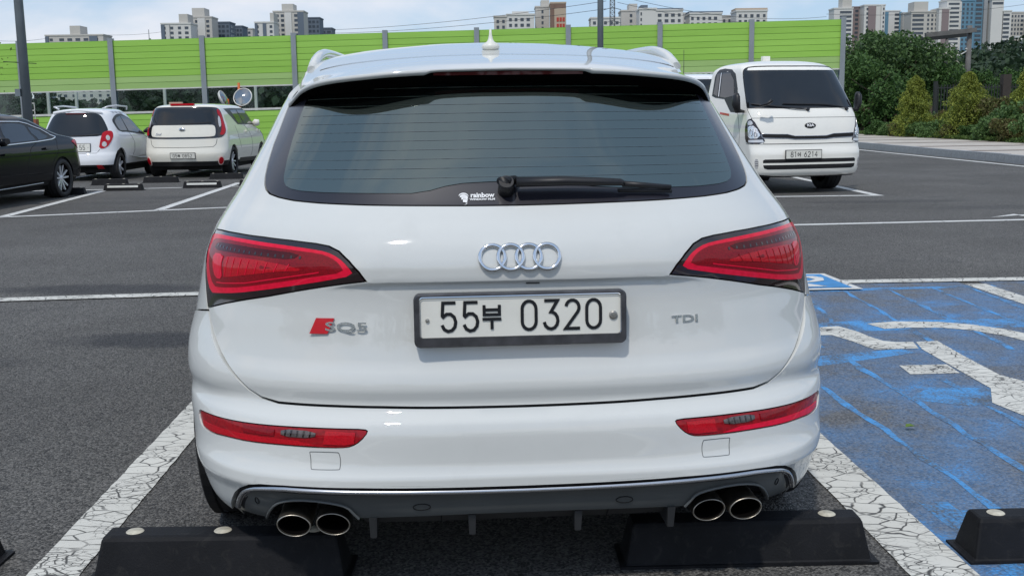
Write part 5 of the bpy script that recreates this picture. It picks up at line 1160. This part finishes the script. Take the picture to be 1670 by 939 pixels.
# --- black sedan, nose to the left
sd = thing('parked_car', 'black sedan with a bright window line and silver spoked wheel, cut by the left edge', 'car', (-8.22, 18.9, 0), R(177.5)); sd.scale = (1, 1, .95)
S = SEDAN; S.ztop = 1.472; Wm = 'car_black'
shell_body(S, Wm, sd, .20, 1.36, ((1.10, .375), (3.90, .375)), step=.08); top_cap(S, 1.36, Wm, sd); underbody(S, sd, 4.6, 1.4); dark_shell(S, 'inner_body', 'shadow_black', sd, .22, .9, .05, nq=50, nz=8)
for s in (-1, 1):
    f = (lambda p: p) if s == 1 else neg
    fr = [(1.10, 1.10), (1.09, 1.18), (1.25, 1.27), (1.50, 1.305), (2.2, 1.31), (2.40, 1.27), (2.55, 1.15), (2.60, .98), (2.12, .905), (1.84, .945), (1.50, .975), (1.31, 1.0), (1.18, 1.04)]
    gs = panel(S, 'window_frame', f(fr), 'plastic_black', sd, .003, .07, rim=.006); ribbon(S, 'chrome_line', f(fr), .022, 'chrome', sd, .006, closed=True, step=.04, round_=.006)
    for g in ([(1.92, .965), (2.18, .925), (2.50, 1.02), (2.44, 1.17), (2.34, 1.25), (2.24, 1.275)], [(1.53, 1.0), (1.86, .975), (2.17, 1.275), (1.85, 1.282), (1.50, 1.265), (1.42, 1.235)], [(1.26, 1.06), (1.38, 1.02), (1.49, 1.0), (1.37, 1.22), (1.27, 1.20), (1.19, 1.15)]): panel(S, 'side_window', f(g), 'window_side', gs, .006, .07, rim=.003)
    for q, z in ((1.69, .80), (1.31, .855)): o = MB().box(-.09, .09, -.016, .016, 0, .04).build('door_handle', 'car_black', sd); put(o, face_matrix(S, s*q, z))
    for ql in ([(1.50, .98), (1.46, .80), (1.50, .45), (1.52, .28)], [(2.14, .92), (2.13, .5), (2.10, .27)], [(1.25, 1.03), (1.17, .80), (1.25, .60)]): ribbon(S, 'door_gap', f(ql), .008, 'shadow_black', sd, .002, step=.05)
    ribbon(S, 'sill_strip', f([(1.36, .295), (1.7, .275), (2.08, .262)]), .018, 'chrome_dark', sd, .006, round_=.006, step=.06)
    panel(S, 'tail_lamp', f([(.95, .985), (.86, .985), (.74, .965), (.60, .94), (.60, .82), (.74, .82), (.86, .865), (.99, .91), (1.03, .955)]), 'lens_red_mid', sd, .008, .05, rim=.012, smooth_it=1)
    m = MB(); m.tube([(s*.84, 3.05, .97), (s*.94, 3.06, 1.0), (s*1.03, 3.08, 1.01)], [.03, .09, .06], 10, 0, flat=.8); m.build('door_mirror', Wm, sd)
    wheel(sd, 'sedan', s*.80, 1.10, .335, .22, .245, 5, 1); wheel(sd, 'sedan', s*.80, 3.90, .335, .22, .245, 5, 1)
panel(S, 'rear_window', mir([(0, 1.34), (.70, 1.32), (.82, 1.15), (0, 1.11)]), 'window_tint', sd, .004, .07, rim=.004)
# --- white light truck
tr = thing('parked_truck', 'white light truck facing us, right of the SUV, with black wipers and round mirrors', 'truck', (4.59, 16.40, 0), R(13)); tr.scale = (1.035, 1, 1)
S = TRUCK; S.ztop = 2.052; Wm = 'truck_white'
arT = [(q, z) for q, z in arch_pts(S, .98, .36, .26, .33, 10)]
outT = neg(arT)[::-1]+[(0, .26)]+arT+[(2.0, .42), (2.99, .42), (2.99, 1.92), (-2.99, 1.92), (-2.99, .42), (-2.0, .42)]
cab = panel(S, 'cab', outT, Wm, tr, 0, .07, 0, rim=.03, edge_step=.05, zstep=.05)
o = top_cap(S, 1.92, Wm, tr, 'cab_roof')
sc_ = mir([(0, 1.945), (.60, 1.938), (.80, 1.90), (.87, 1.83), (.90, 1.65), (.915, 1.34), (.90, 1.31), (.87, 1.302), (0, 1.293)])
panel(S, 'windscreen', sc_, 'window_tint', tr, .003, .06, rim=.006, smooth_it=1)
ribbon(S, 'windscreen_seal', chaikin(sc_, 1), .014, 'plastic_black', tr, .005, closed=True, step=.04)
gr = mir([(0, .872), (.08, .874), (.15, .902), (.50, .912), (.545, .904), (.53, .850), (.15, .838), (.08, .824), (0, .822)])
g_ = panel(S, 'grille_slot', gr, 'shadow_black', tr, .001, .04, rim=.004); ribbon(S, 'grille_rim', gr, .010, 'chrome_dark', g_, .004, closed=True, step=.03, round_=.003)
for ln in ([(-.93, 1.30), (-.78, 1.148), (-.05, 1.150), (0, 1.150), (.78, 1.148), (.93, 1.30)], [(-.78, 1.148), (-.50, .762), (0, .760), (.50, .762), (.78, 1.148)], [(-1.05, .76), (-.50, .757), (0, .755), (.50, .757), (1.05, .76)]): ribbon(S, 'panel_gap', ln, .006, 'shadow_black', tr, .001, step=.04)
mb_ = mir([(0, .532), (.50, .530), (.54, .515), (.545, .475), (0, .475)]); panel(S, 'bumper_grille', mb_, 'shadow_black', tr, .001, .05, rim=.003); panel(S, 'bumper_grille', mir([(0, .445), (.545, .445), (.53, .395), (.46, .378), (0, .378)]), 'shadow_black', tr, .001, .05, rim=.003)
ribbon(S, 'bumper_lip', [(-.95, .265), (0, .262), (.95, .265)], .03, 'plastic_black', tr, .0, step=.05)
for s in (1, -1):
    f = (lambda p: p) if s == 1 else neg
    hl_ = panel(S, 'headlight', f([(.735, 1.145), (.92, 1.130), (1.02, 1.09), (1.06, .98), (1.06, .80), (1.0, .765), (.46, .765), (.53, .92)]), 'lens_black', tr, .006, .04, rim=.02, smooth_it=1)
    panel(S, 'reflector_bowl', f([(.67, 1.035), (.92, 1.03), (1.0, .96), (.98, .84), (.535, .845)]), 'lens_bowl', hl_, .008, .04, rim=.004, smooth_it=1); panel(S, 'turn_lamp', f([(.775, 1.115), (.92, 1.105), (.97, 1.045), (.735, 1.045)]), 'lens_clear', hl_, .008, .04, rim=.004, smooth_it=1)
    panel(S, 'sidelight', f([(.52, .825), (.98, .82), (.98, .785), (.50, .785)]), 'rim_silver', hl_, .008, .04, rim=.003)
    for q, z, r_ in ((.82, .93, .05), (.69, .90, .035)): ribbon(S, 'bulb_ring', [(s*q+r_*math.cos(t*math.pi/6), z+r_*math.sin(t*math.pi/6)) for t in range(12)], .012, 'chrome_dark', hl_, .012, closed=True, step=.05, round_=.006)
    fg = panel(S, 'fog_lamp', f([(.64, .535), (.76, .54), (.78, .40), (.67, .39)]), 'lens_clear', tr, .003, .04, rim=.008, smooth_it=1)
    for z in (.44, .47, .50): ribbon(S, 'fog_rib', f([(.665, z), (.75, z)]), .008, 'chrome_dark', fg, .006)
    fr = panel(S, 'window_frame', f([(1.21, 1.235), (1.15, 1.60), (1.17, 1.84), (1.30, 1.915), (1.62, 1.94), (1.82, 1.93), (1.89, 1.82), (1.88, 1.51), (1.78, 1.48), (1.52, 1.45), (1.36, 1.245)]), 'plastic_black', tr, .004, .05, rim=.006)
    panel(S, 'side_window', f([(1.26, 1.50), (1.24, 1.75), (1.34, 1.865), (1.62, 1.875), (1.64, 1.49), (1.50, 1.47)]), 'window_side', fr, .007, .05, rim=.003); ribbon(S, 'window_bar', f([(1.68, 1.495), (1.67, 1.875)]), .03, 'chrome', fr, .008); panel(S, 'side_window', f([(1.72, 1.50), (1.71, 1.88), (1.82, 1.86), (1.84, 1.54)]), 'window_side', fr, .007, .05, rim=.003)
    ribbon(S, 'door_gap', f([(1.20, 1.23), (1.18, .95), (1.20, .72)]), .007, 'shadow_black', tr, .002, step=.05); ribbon(S, 'door_stripe', f([(1.40, 1.20), (1.62, 1.23)]), .035, 'red_badge', tr, .002)
    m = MB(); m.tube([(s*.86, .52, 1.25), (s*.97, .50, 1.26), (s*1.0, .50, 1.36), (s*1.0, .50, 1.48), (s*.99, .50, 1.53)], [.03, .07, .09, .08, .04], 14, 0, flat=.6); m.build('door_mirror', 'plastic_black', tr)
    wheel(tr, 'truck', s*.76, .98, .34, .22, .22, 6); wheel(tr, 'truck', s*.76, 3.40, .30, .22, .19, 6)
m = MB(); m.tube([(-.80, .10, 1.33), (-.72, .02, 1.36), (-.66, .0, 1.41)], [.03, .035, .05], 10, 0, flat=.6); m.build('corner_mirror', 'plastic_black', tr)
for q0_, q1_ in (((.0, 1.262), (-.74, 1.355)), ((.44, 1.262), (-.16, 1.355))):
    wq = ribbon(S, 'wiper', [q0_, ((q0_[0]*.8+q1_[0]*.2), 1.30), ((q0_[0]+q1_[0])/2, 1.33), q1_], .020, 'wiper_black', tr, .02, step=.04, round_=.008); m = MB(); m.tube([Vector(S.P(*q0_))+sn(S, *q0_)*.0, Vector(S.P(*q0_))+sn(S, *q0_)*.035], .024, 10); m.build('wiper_pivot', 'wiper_black', wq)
small_plate(tr, S, -.03, .60, .56, .12, [('8', -.19, .045, .078), ('1', -.135, .045, .078), ('EO', -.075, .048, .066), ('6', .025, .045, .078), ('2', .083, .045, .078), ('1', .14, .045, .078), ('4', .195, .045, .078)], off=.02)
ME = face_matrix(S, .0, 1.028, .004); em = put(MB().lathe([(0, .008), (.082, .006), (.092, 0)], 28, 0, None, True, 1, .47).build('oval_emblem', 'plate_black', tr), ME); put(obj('emblem_letters', text_mesh('kia_text', 'KIA', .062, 'print_white', .001, .0025), tr), ME @ Matrix.Translation((0, 0, .010)) @ Matrix.Diagonal((1.15, .9, 1, 1)))
MB().box(-.40, .40, .1, 5., .30, .55).build('chassis', 'underseal', tr); bd_ = MB().box(-.83, .83, 1.95, 4.9, .75, .82); bd_.build('load_bed', Wm, tr)
for a in ((-.85, -.82, 1.93, 4.92), (.82, .85, 1.93, 4.92), (-.82, .82, 1.92, 1.95), (-.82, .82, 4.90, 4.93)): MB().box(a[0], a[1], a[2], a[3], .76, 1.15).build('bed_side', Wm, tr)
MB().box(-.06, .06, 1.60, 1.68, 2.02, 2.14).build('roof_block', Wm, tr)
# --- white car behind the truck
wc = thing('parked_car', 'white van mostly hidden between the SUV and the truck, roof and dark window showing', 'car', (px(1132, 25)+.1, 25, 0), R(0)); wc.scale = (1.05, 1.1, 1.36)
S = BOXY
shell_body(S, 'car_white_hatch', wc, .27, 1.52, ((.80, .36), (3.37, .36))); top_cap(S, 1.52, 'car_white_hatch', wc); underbody(S, wc, 4.0, 1.4)
panel(S, 'rear_window', mir([(0, 1.47), (.60, 1.46), (.70, 1.38), (.66, 1.08), (0, 1.07)]), 'window_tint', wc, .006, .08, rim=.008, smooth_it=1); MB().tube([(-.25, .5, 1.55), (-.22, .7, 1.98)], [.008, .005], 6).build('aerial', 'plastic_black', wc)
for s in (1, -1):
    f = (lambda p: p) if s == 1 else neg
    panel(S, 'side_window', f([(1.20, 1.43), (2.0, 1.43), (2.19, 1.16), (1.3, 1.12)]), 'window_side', wc, .006, .08, rim=.003)
    panel(S, 'tail_lamp', f([(.70, 1.0), (.90, 1.0), (.90, .80), (.70, .80)]), 'lens_red_mid', wc, .006, .08, rim=.003)
    MB().box(s*.70-.02, s*.70+.02, .55, .62, 1.535, 1.60).build('roof_rack_foot', 'plastic_black', wc)
    wheel(wc, 'boxy', s*.79, .80, .325, .21, .235, 5, 1); wheel(wc, 'boxy', s*.79, 3.37, .325, .21, .235, 5, 1)
# ------------------------------------------------------------------ vegetation
def leaf_cloud(name, pts, size, mat, aspect=1.7, up=.35, rng=None):
    """many small leaf-shaped faces, one per point"""
    rng = rng or np.random.default_rng(3); n = len(pts)
    d = rng.normal(size=(n, 3)); d /= np.linalg.norm(d, axis=1)[:, None]; w = rng.normal(size=(n, 3)); w[:, 2] += up
    s = np.cross(d, w); s /= np.linalg.norm(s, axis=1)[:, None]+1e-9
    L = size*rng.uniform(.6, 1.4, n)[:, None]; W = L/aspect
    A = pts-d*L/2; Bq = pts+s*W/2; Cq = pts+d*L/2; Dq = pts-s*W/2
    V = np.stack([A, Bq, Cq, Dq], 1).reshape(-1, 3)
    me = bpy.data.meshes.new(name); me.vertices.add(4*n); me.vertices.foreach_set('co', V.ravel().astype(np.float32)); me.loops.add(4*n); me.loops.foreach_set('vertex_index', np.arange(4*n, dtype=np.int32))
    me.polygons.add(n); me.polygons.foreach_set('loop_start', np.arange(0, 4*n, 4, dtype=np.int32)); me.polygons.foreach_set('loop_total', np.full(n, 4, dtype=np.int32)); me.update(); me.validate(); me.materials.append(MAT[mat]); return me
def crown_pts(rng, n, rx, ry, rz, clumps=26, spread=.34, flat=0):
    """leaf points in clumps scattered through an uneven ellipsoid"""
    c = rng.normal(size=(clumps, 3)); c /= np.linalg.norm(c, axis=1)[:, None]; c *= rng.uniform(.35, 1., (clumps, 1))**.6
    k = rng.integers(0, clumps, n); r = rng.normal(size=(n, 3)); r /= np.linalg.norm(r, axis=1)[:, None]; r *= rng.uniform(.3, 1., (n, 1))**.5*spread*rng.uniform(.7, 1.3, (clumps, 1))[k]
    return (c[k]+r)*np.array([rx, ry, rz])
def tree_meshes(seed, H, Rr, mat, n, size, z0=.25):
    rng = np.random.default_rng(seed); P_ = crown_pts(rng, n, Rr, Rr, H*(1-z0)/2, 34, .36); P_[:, 2] += H*(z0+(1-z0)/2)
    cm_ = leaf_cloud('crown_mesh', P_, size, mat, rng=rng)
    m = MB(); m.tube([(0, 0, 0), (.1, .05, H*.3), (.0, .1, H*.75)], [H*.028, H*.02, H*.008], 9)
    for i in range(7):
        a = i*2.4; z = H*(.28+.06*i); L = Rr*.7; m.tube([(0, 0, z), (math.cos(a)*L*.5, math.sin(a)*L*.5, z+H*.08), (math.cos(a)*L, math.sin(a)*L, z+H*.2)], [H*.010, H*.006, H*.003], 6)
    return cm_, m.mesh('trunk_mesh', 'bark')
TM = [tree_meshes(1, 6.4, 2.6, 'leaf_dark', 9000, .26, .05), tree_meshes(2, 5.6, 2.4, 'leaf_dark', 8000, .24, .05), tree_meshes(5, 4.6, 2.0, 'leaf_mid', 7000, .22, .02)]
def tree(u, D, k, sc, label, rz=0, z=.1, group='leafy trees beyond the end of the noise barrier'):
    t = thing('tree', label, 'tree', (px(u, D), D, z), rz, group); t.scale = sc if isinstance(sc, tuple) else (sc,)*3
    tag(obj('crown', TM[k][0], t)); obj('trunk', TM[k][1], t); return t
tree(1398, 56, 0, .78, 'dark leafy tree right against the end of the green barrier', .3); tree(1440, 60, 0, .84, 'tallest dark leafy tree, second from the barrier end', 2.1); tree(1478, 58, 1, .90, 'dark leafy tree under the wide pale block', 1.2); tree(1508, 62, 1, .82, 'dark leafy tree left of the pale power pole frame', 4.0)
tree(1385, 52, 2, .80, 'lighter bushy tree behind the truck mirror', .5); tree(1420, 50, 2, .72, 'lighter bushy tree above the brown railing', 3.3); tree(1545, 56, 2, .72, 'mid green bushy tree behind the leaning guy wire', 5.1); tree(1590, 62, 2, .70, 'mid green bushy tree right of the power pole', 2.7); tree(1640, 60, 2, .70, 'mid green bushy tree behind the brick pier of the iron fence', 1.9); tree(1690, 58, 2, .75, 'mid green tree at the right edge', .9)
def conifer_mesh(seed, H, Rr, n=14000):
    rng = np.random.default_rng(seed); z = rng.uniform(0, 1, n)**.8; prof = (1-z)**.62*(.88+.12*np.sin(z*19+seed))+.03
    a = rng.uniform(0, 2*np.pi, n); lump = 1+.20*np.sin(a*4+z*9+seed)+.14*np.sin(a*9-z*17)+.12*np.sin(a*2+z*31); r = Rr*prof*lump*rng.uniform(.55, 1.12, n)
    return leaf_cloud('conifer_mesh', np.stack([r*np.cos(a), r*np.sin(a), z*H+.08], 1), .10, 'leaf_conifer', 2.6, rng=rng)
CM = [conifer_mesh(3, 2.75, 1.0), conifer_mesh(8, 2.9, 1.25)]
stem_me = MB().tube([(0, 0, 0), (0, 0, 1.8)], [.07, .02], 8).mesh('stem_mesh', 'bark')
for u, D, k, sc, lab, rz in ((1487, 42.5, 0, .84, 'yellow green conical conifer nearest the brown railing', 0), (1572, 39, 1, .80, 'widest yellow green conical conifer, in the middle of the three', 1.), (1672, 36, 0, .88, 'yellow green conical conifer cut by the right edge', 2.)):
    t = thing('conifer', lab, 'conifer', (px(u, D), D, .15), rz, 'three conical conifers on the verge'); t.scale = (sc,)*3; obj('foliage', CM[k], t); obj('stem', stem_me, t)
def shrub_mesh(seed, mat, n=2600, size=.10):
    rng = np.random.default_rng(seed); P_ = crown_pts(rng, n, .75, .6, .5, 16, .42); P_[:, 2] = np.abs(P_[:, 2]+.42); return leaf_cloud('shrub_mesh', P_, size, mat, 1.6, rng=rng)
SHM = [shrub_mesh(1, 'leaf_shrub'), shrub_mesh(2, 'leaf_rust'), shrub_mesh(4, 'leaf_mid'), shrub_mesh(6, 'leaf_shrub')]
used_ = {}; rng = np.random.default_rng(11)
where = ['beside the brown railing', 'under the nearest conifer', 'between the first two conifers', 'in front of the widest conifer', 'before the iron fence', 'below the brick pier', 'near the right edge']
for row, (x0_, y0_, n_) in enumerate(((15.9, 0, 15), (16.9, 1, 14))):
    for j in range(n_):
        y_ = 26+j*1.45+row*.7+rng.uniform(-.25, .25); k = [1, 3, 0, 1, 2, 3][(j*5+row*2) % 6]; sc = rng.uniform(.78, 1.15)*(1.25 if row else .85)
        u_ = 835+CAM_F*(x0_+row)/y_
        if u_ > 1760: continue
        w_ = where[min(6, int(max(0, (u_-1440))/36))]
        kind = 'rust tinged' if k == 1 else ('bright green' if k == 2 else 'dull green')
        lab_ = f'{kind} low shrub {w_}, {"back" if row else "front"} row of the verge'; used_[lab_] = used_.get(lab_, 0)+1
        if used_[lab_] > 1: lab_ = f'{kind} low shrub {w_}, {"back" if row else "front"} row, the {["", "", "second", "third", "fourth"][used_[lab_]]} from the right'
        t = thing('shrub', lab_, 'shrub', (x0_+rng.uniform(-.2, .2)+row*.2, y_, .12+.2*row), rng.uniform(0, 6), 'low shrubs along the pavement verge'); t.scale = (sc, sc, sc*rng.uniform(.8, 1.15)); obj('foliage', SHM[k], t)
rng = np.random.default_rng(5); n_ = 26000; gx = 15.6+rng.exponential(.5, n_)+.02; gy = rng.uniform(22, 56, n_)
gp_ = np.stack([gx, gy, .17+rng.uniform(0, .14, n_)], 1); gm_ = leaf_cloud('grass_mesh', gp_, .14, 'grass_blade', 4, 0, rng=rng); tag(obj('grass', gm_), kind='stuff')
# far woods
rng = np.random.default_rng(9); pts = []
for i in range(150):
    a = rng.uniform(0, 1); D_ = rng.uniform(110, 190); u_ = 1355+a*400; hz = 9.0 if u_ > 1600 else 7.5
    top = np.interp(u_, [1355, 1440, 1520, 1580, 1640, 1760], [6, 7, 7, 8.2, 9.6, 11])*D_/150
    c = np.array([px(u_, D_), D_, 0.]); n = 900; P_ = crown_pts(rng, n, 6, 6, top*.42, 9, .45)+c+np.array([0, 0, top*.55]); pts.append(P_)
tag(obj('distant_woods', leaf_cloud('woods_mesh', np.concatenate(pts), .62, 'wood_far', 1.4, rng=rng)), kind='stuff')
pts = []
for i in range(240):
    u_ = rng.uniform(-300, 1000); D_ = rng.uniform(100, 150); gap = 30 < u_ < 255; top = rng.uniform(2.6, 3.4) if gap else rng.uniform(6.5, 8.5); P_ = crown_pts(rng, 320, 4.5, 4, top*.45, 9, .45)+np.array([px(u_, D_), D_, top*.5]); P_[:, 2] = np.clip(P_[:, 2], .1, 7.2); pts.append(P_)
tag(obj('distant_woods', leaf_cloud('woods_mesh', np.concatenate(pts), .8, 'wood_far', 1.4, rng=rng)), kind='stuff')
pts = []
for i in range(60):     # the tree line behind the camera, mirrored faintly in the paint
    x_ = rng.uniform(-60, 60); y_ = rng.uniform(-42, -34); top = rng.uniform(4, 7.5); P_ = crown_pts(rng, 260, 3.4, 3, top*.45, 9, .45)+np.array([x_, y_, top*.5]); P_[:, 2] = np.clip(P_[:, 2], .05, 9); pts.append(P_)
tag(obj('tree_line', leaf_cloud('woods_mesh', np.concatenate(pts), .6, 'leaf_dark', 1.4, rng=rng)), kind='stuff')
# sapling at the left edge
rng = np.random.default_rng(2); t = thing('sapling', 'thin sapling with a few pale leaves at the left edge above the black sedan', 'sapling', (px(-6, 24), 24, 0)); MB().tube([(0, 0, 0), (.08, 0, 1.5), (.0, 0, 2.3), (-.1, 0, 3.2)], [.04, .03, .02, .01], 7).build('trunk', 'bark', t)
P_ = rng.normal(size=(420, 3))*np.array([.17, .2, .30])+np.array([-.02, 0, 2.55]); obj('foliage', leaf_cloud('sapling_mesh', P_, .07, 'leaf_light', 2, rng=rng), t)
# brown railing, iron fence, power pole frame
rl = thing('railing', 'brown wooden railing with four rails beside the truck, at the end of the pavement', 'railing', (15.0, 50, .15))
for i in range(6): MB().box(-.06, .06, -.06, .06, 0, 1.25).build('post', 'rail_brown', rl, loc=(i*.98-.8, -i*.15, 0))
for z in (.18, .52, .86, 1.18): MB().box(-.9, 4.2, -.035, .035, z-.04, z+.04).build('rail', 'rail_brown', rl, rot=(0, 0, -.152))
fe = thing('iron_fence', 'dark iron bar fence with a thick pier behind the conifers', 'fence', (px(1519, 46), 46, .5))
bar_me = MB().box(-.018, .018, -.018, .018, 0, 1.75).mesh('bar_mesh', 'iron_dark')
for i in range(64): obj('bar', bar_me, fe, loc=(i*.125, 0, 0))
for z in (.15, 1.6): MB().box(0, 8, -.02, .02, z, z+.05).build('rail', 'iron_dark', fe)
for x_, w_, h_ in ((0, .07, 1.9), (2.95, .17, 2.15)): MB().box(x_-w_, x_+w_, -w_, w_, -.5, h_).build('pier', 'iron_dark' if x_ == 0 else 'pier_dark', fe)
MB().box(1.0, 8, .3, .5, -.4, .85).build('low_wall', 'concrete', fe)
pf_ = thing('power_pole', 'concrete power pole frame with a thick level beam, in front of the far blue tower', 'power pole', (px(1569, 60), 60, 0))
hz_ = 178; zz = lambda v: CAM_H+(hz_-v)*60/CAM_F
MB().tube([(0, 0, 0), (0, 0, zz(48))], [.17, .13], 12).build('pole', 'pole_grey', pf_); MB().tube([(-.82, 1, 0), (-.82, 1, zz(62))], [.10, .08], 10).build('pole', 'pole_grey', pf_)
MB().box(-2.5, .25, -.12, .12, -.12, .12, taper=(1, 1)).build('beam', 'pole_grey', pf_, loc=(0, -.2, zz(56)), rot=(0, R(-5), 0)); MB().box(-2.5, .25, .9, 1.1, -.10, .10).build('beam', 'iron_dark', pf_, loc=(0, 0, zz(61)), rot=(0, R(-5), 0))
for a, b in (((-.02, 0, zz(86)), (-.75, -.3, zz(97))), ((-.85, 0, zz(78)), (-1.4, -.3, zz(92)))): MB().tube([a, b], .03, 6).build('lamp_arm', 'pale_metal', pf_); MB().box(-.16, .16, -.08, .08, -.04, .04).build('lamp_head', 'pale_metal', pf_, loc=a, rot=(0, R(30), 0))
MB().tube([(-.4, -.5, zz(113)), (-1.5, -.5, zz(90))], .04, 6).build('guy_wire', 'stop_cap', pf_)
fl_ = thing('street_lamp', 'small double street lamp over the woods near the right edge', 'street lamp', (px(1652, 130), 130, 0)); MB().tube([(0, 0, 0), (0, 0, CAM_H+(177-64)*130/CAM_F)], .14, 8).build('pole', 'pale_metal', fl_); MB().box(-.8, .8, -.15, .15, 9.45, 9.65).build('lamp_head', 'pale_metal', fl_)
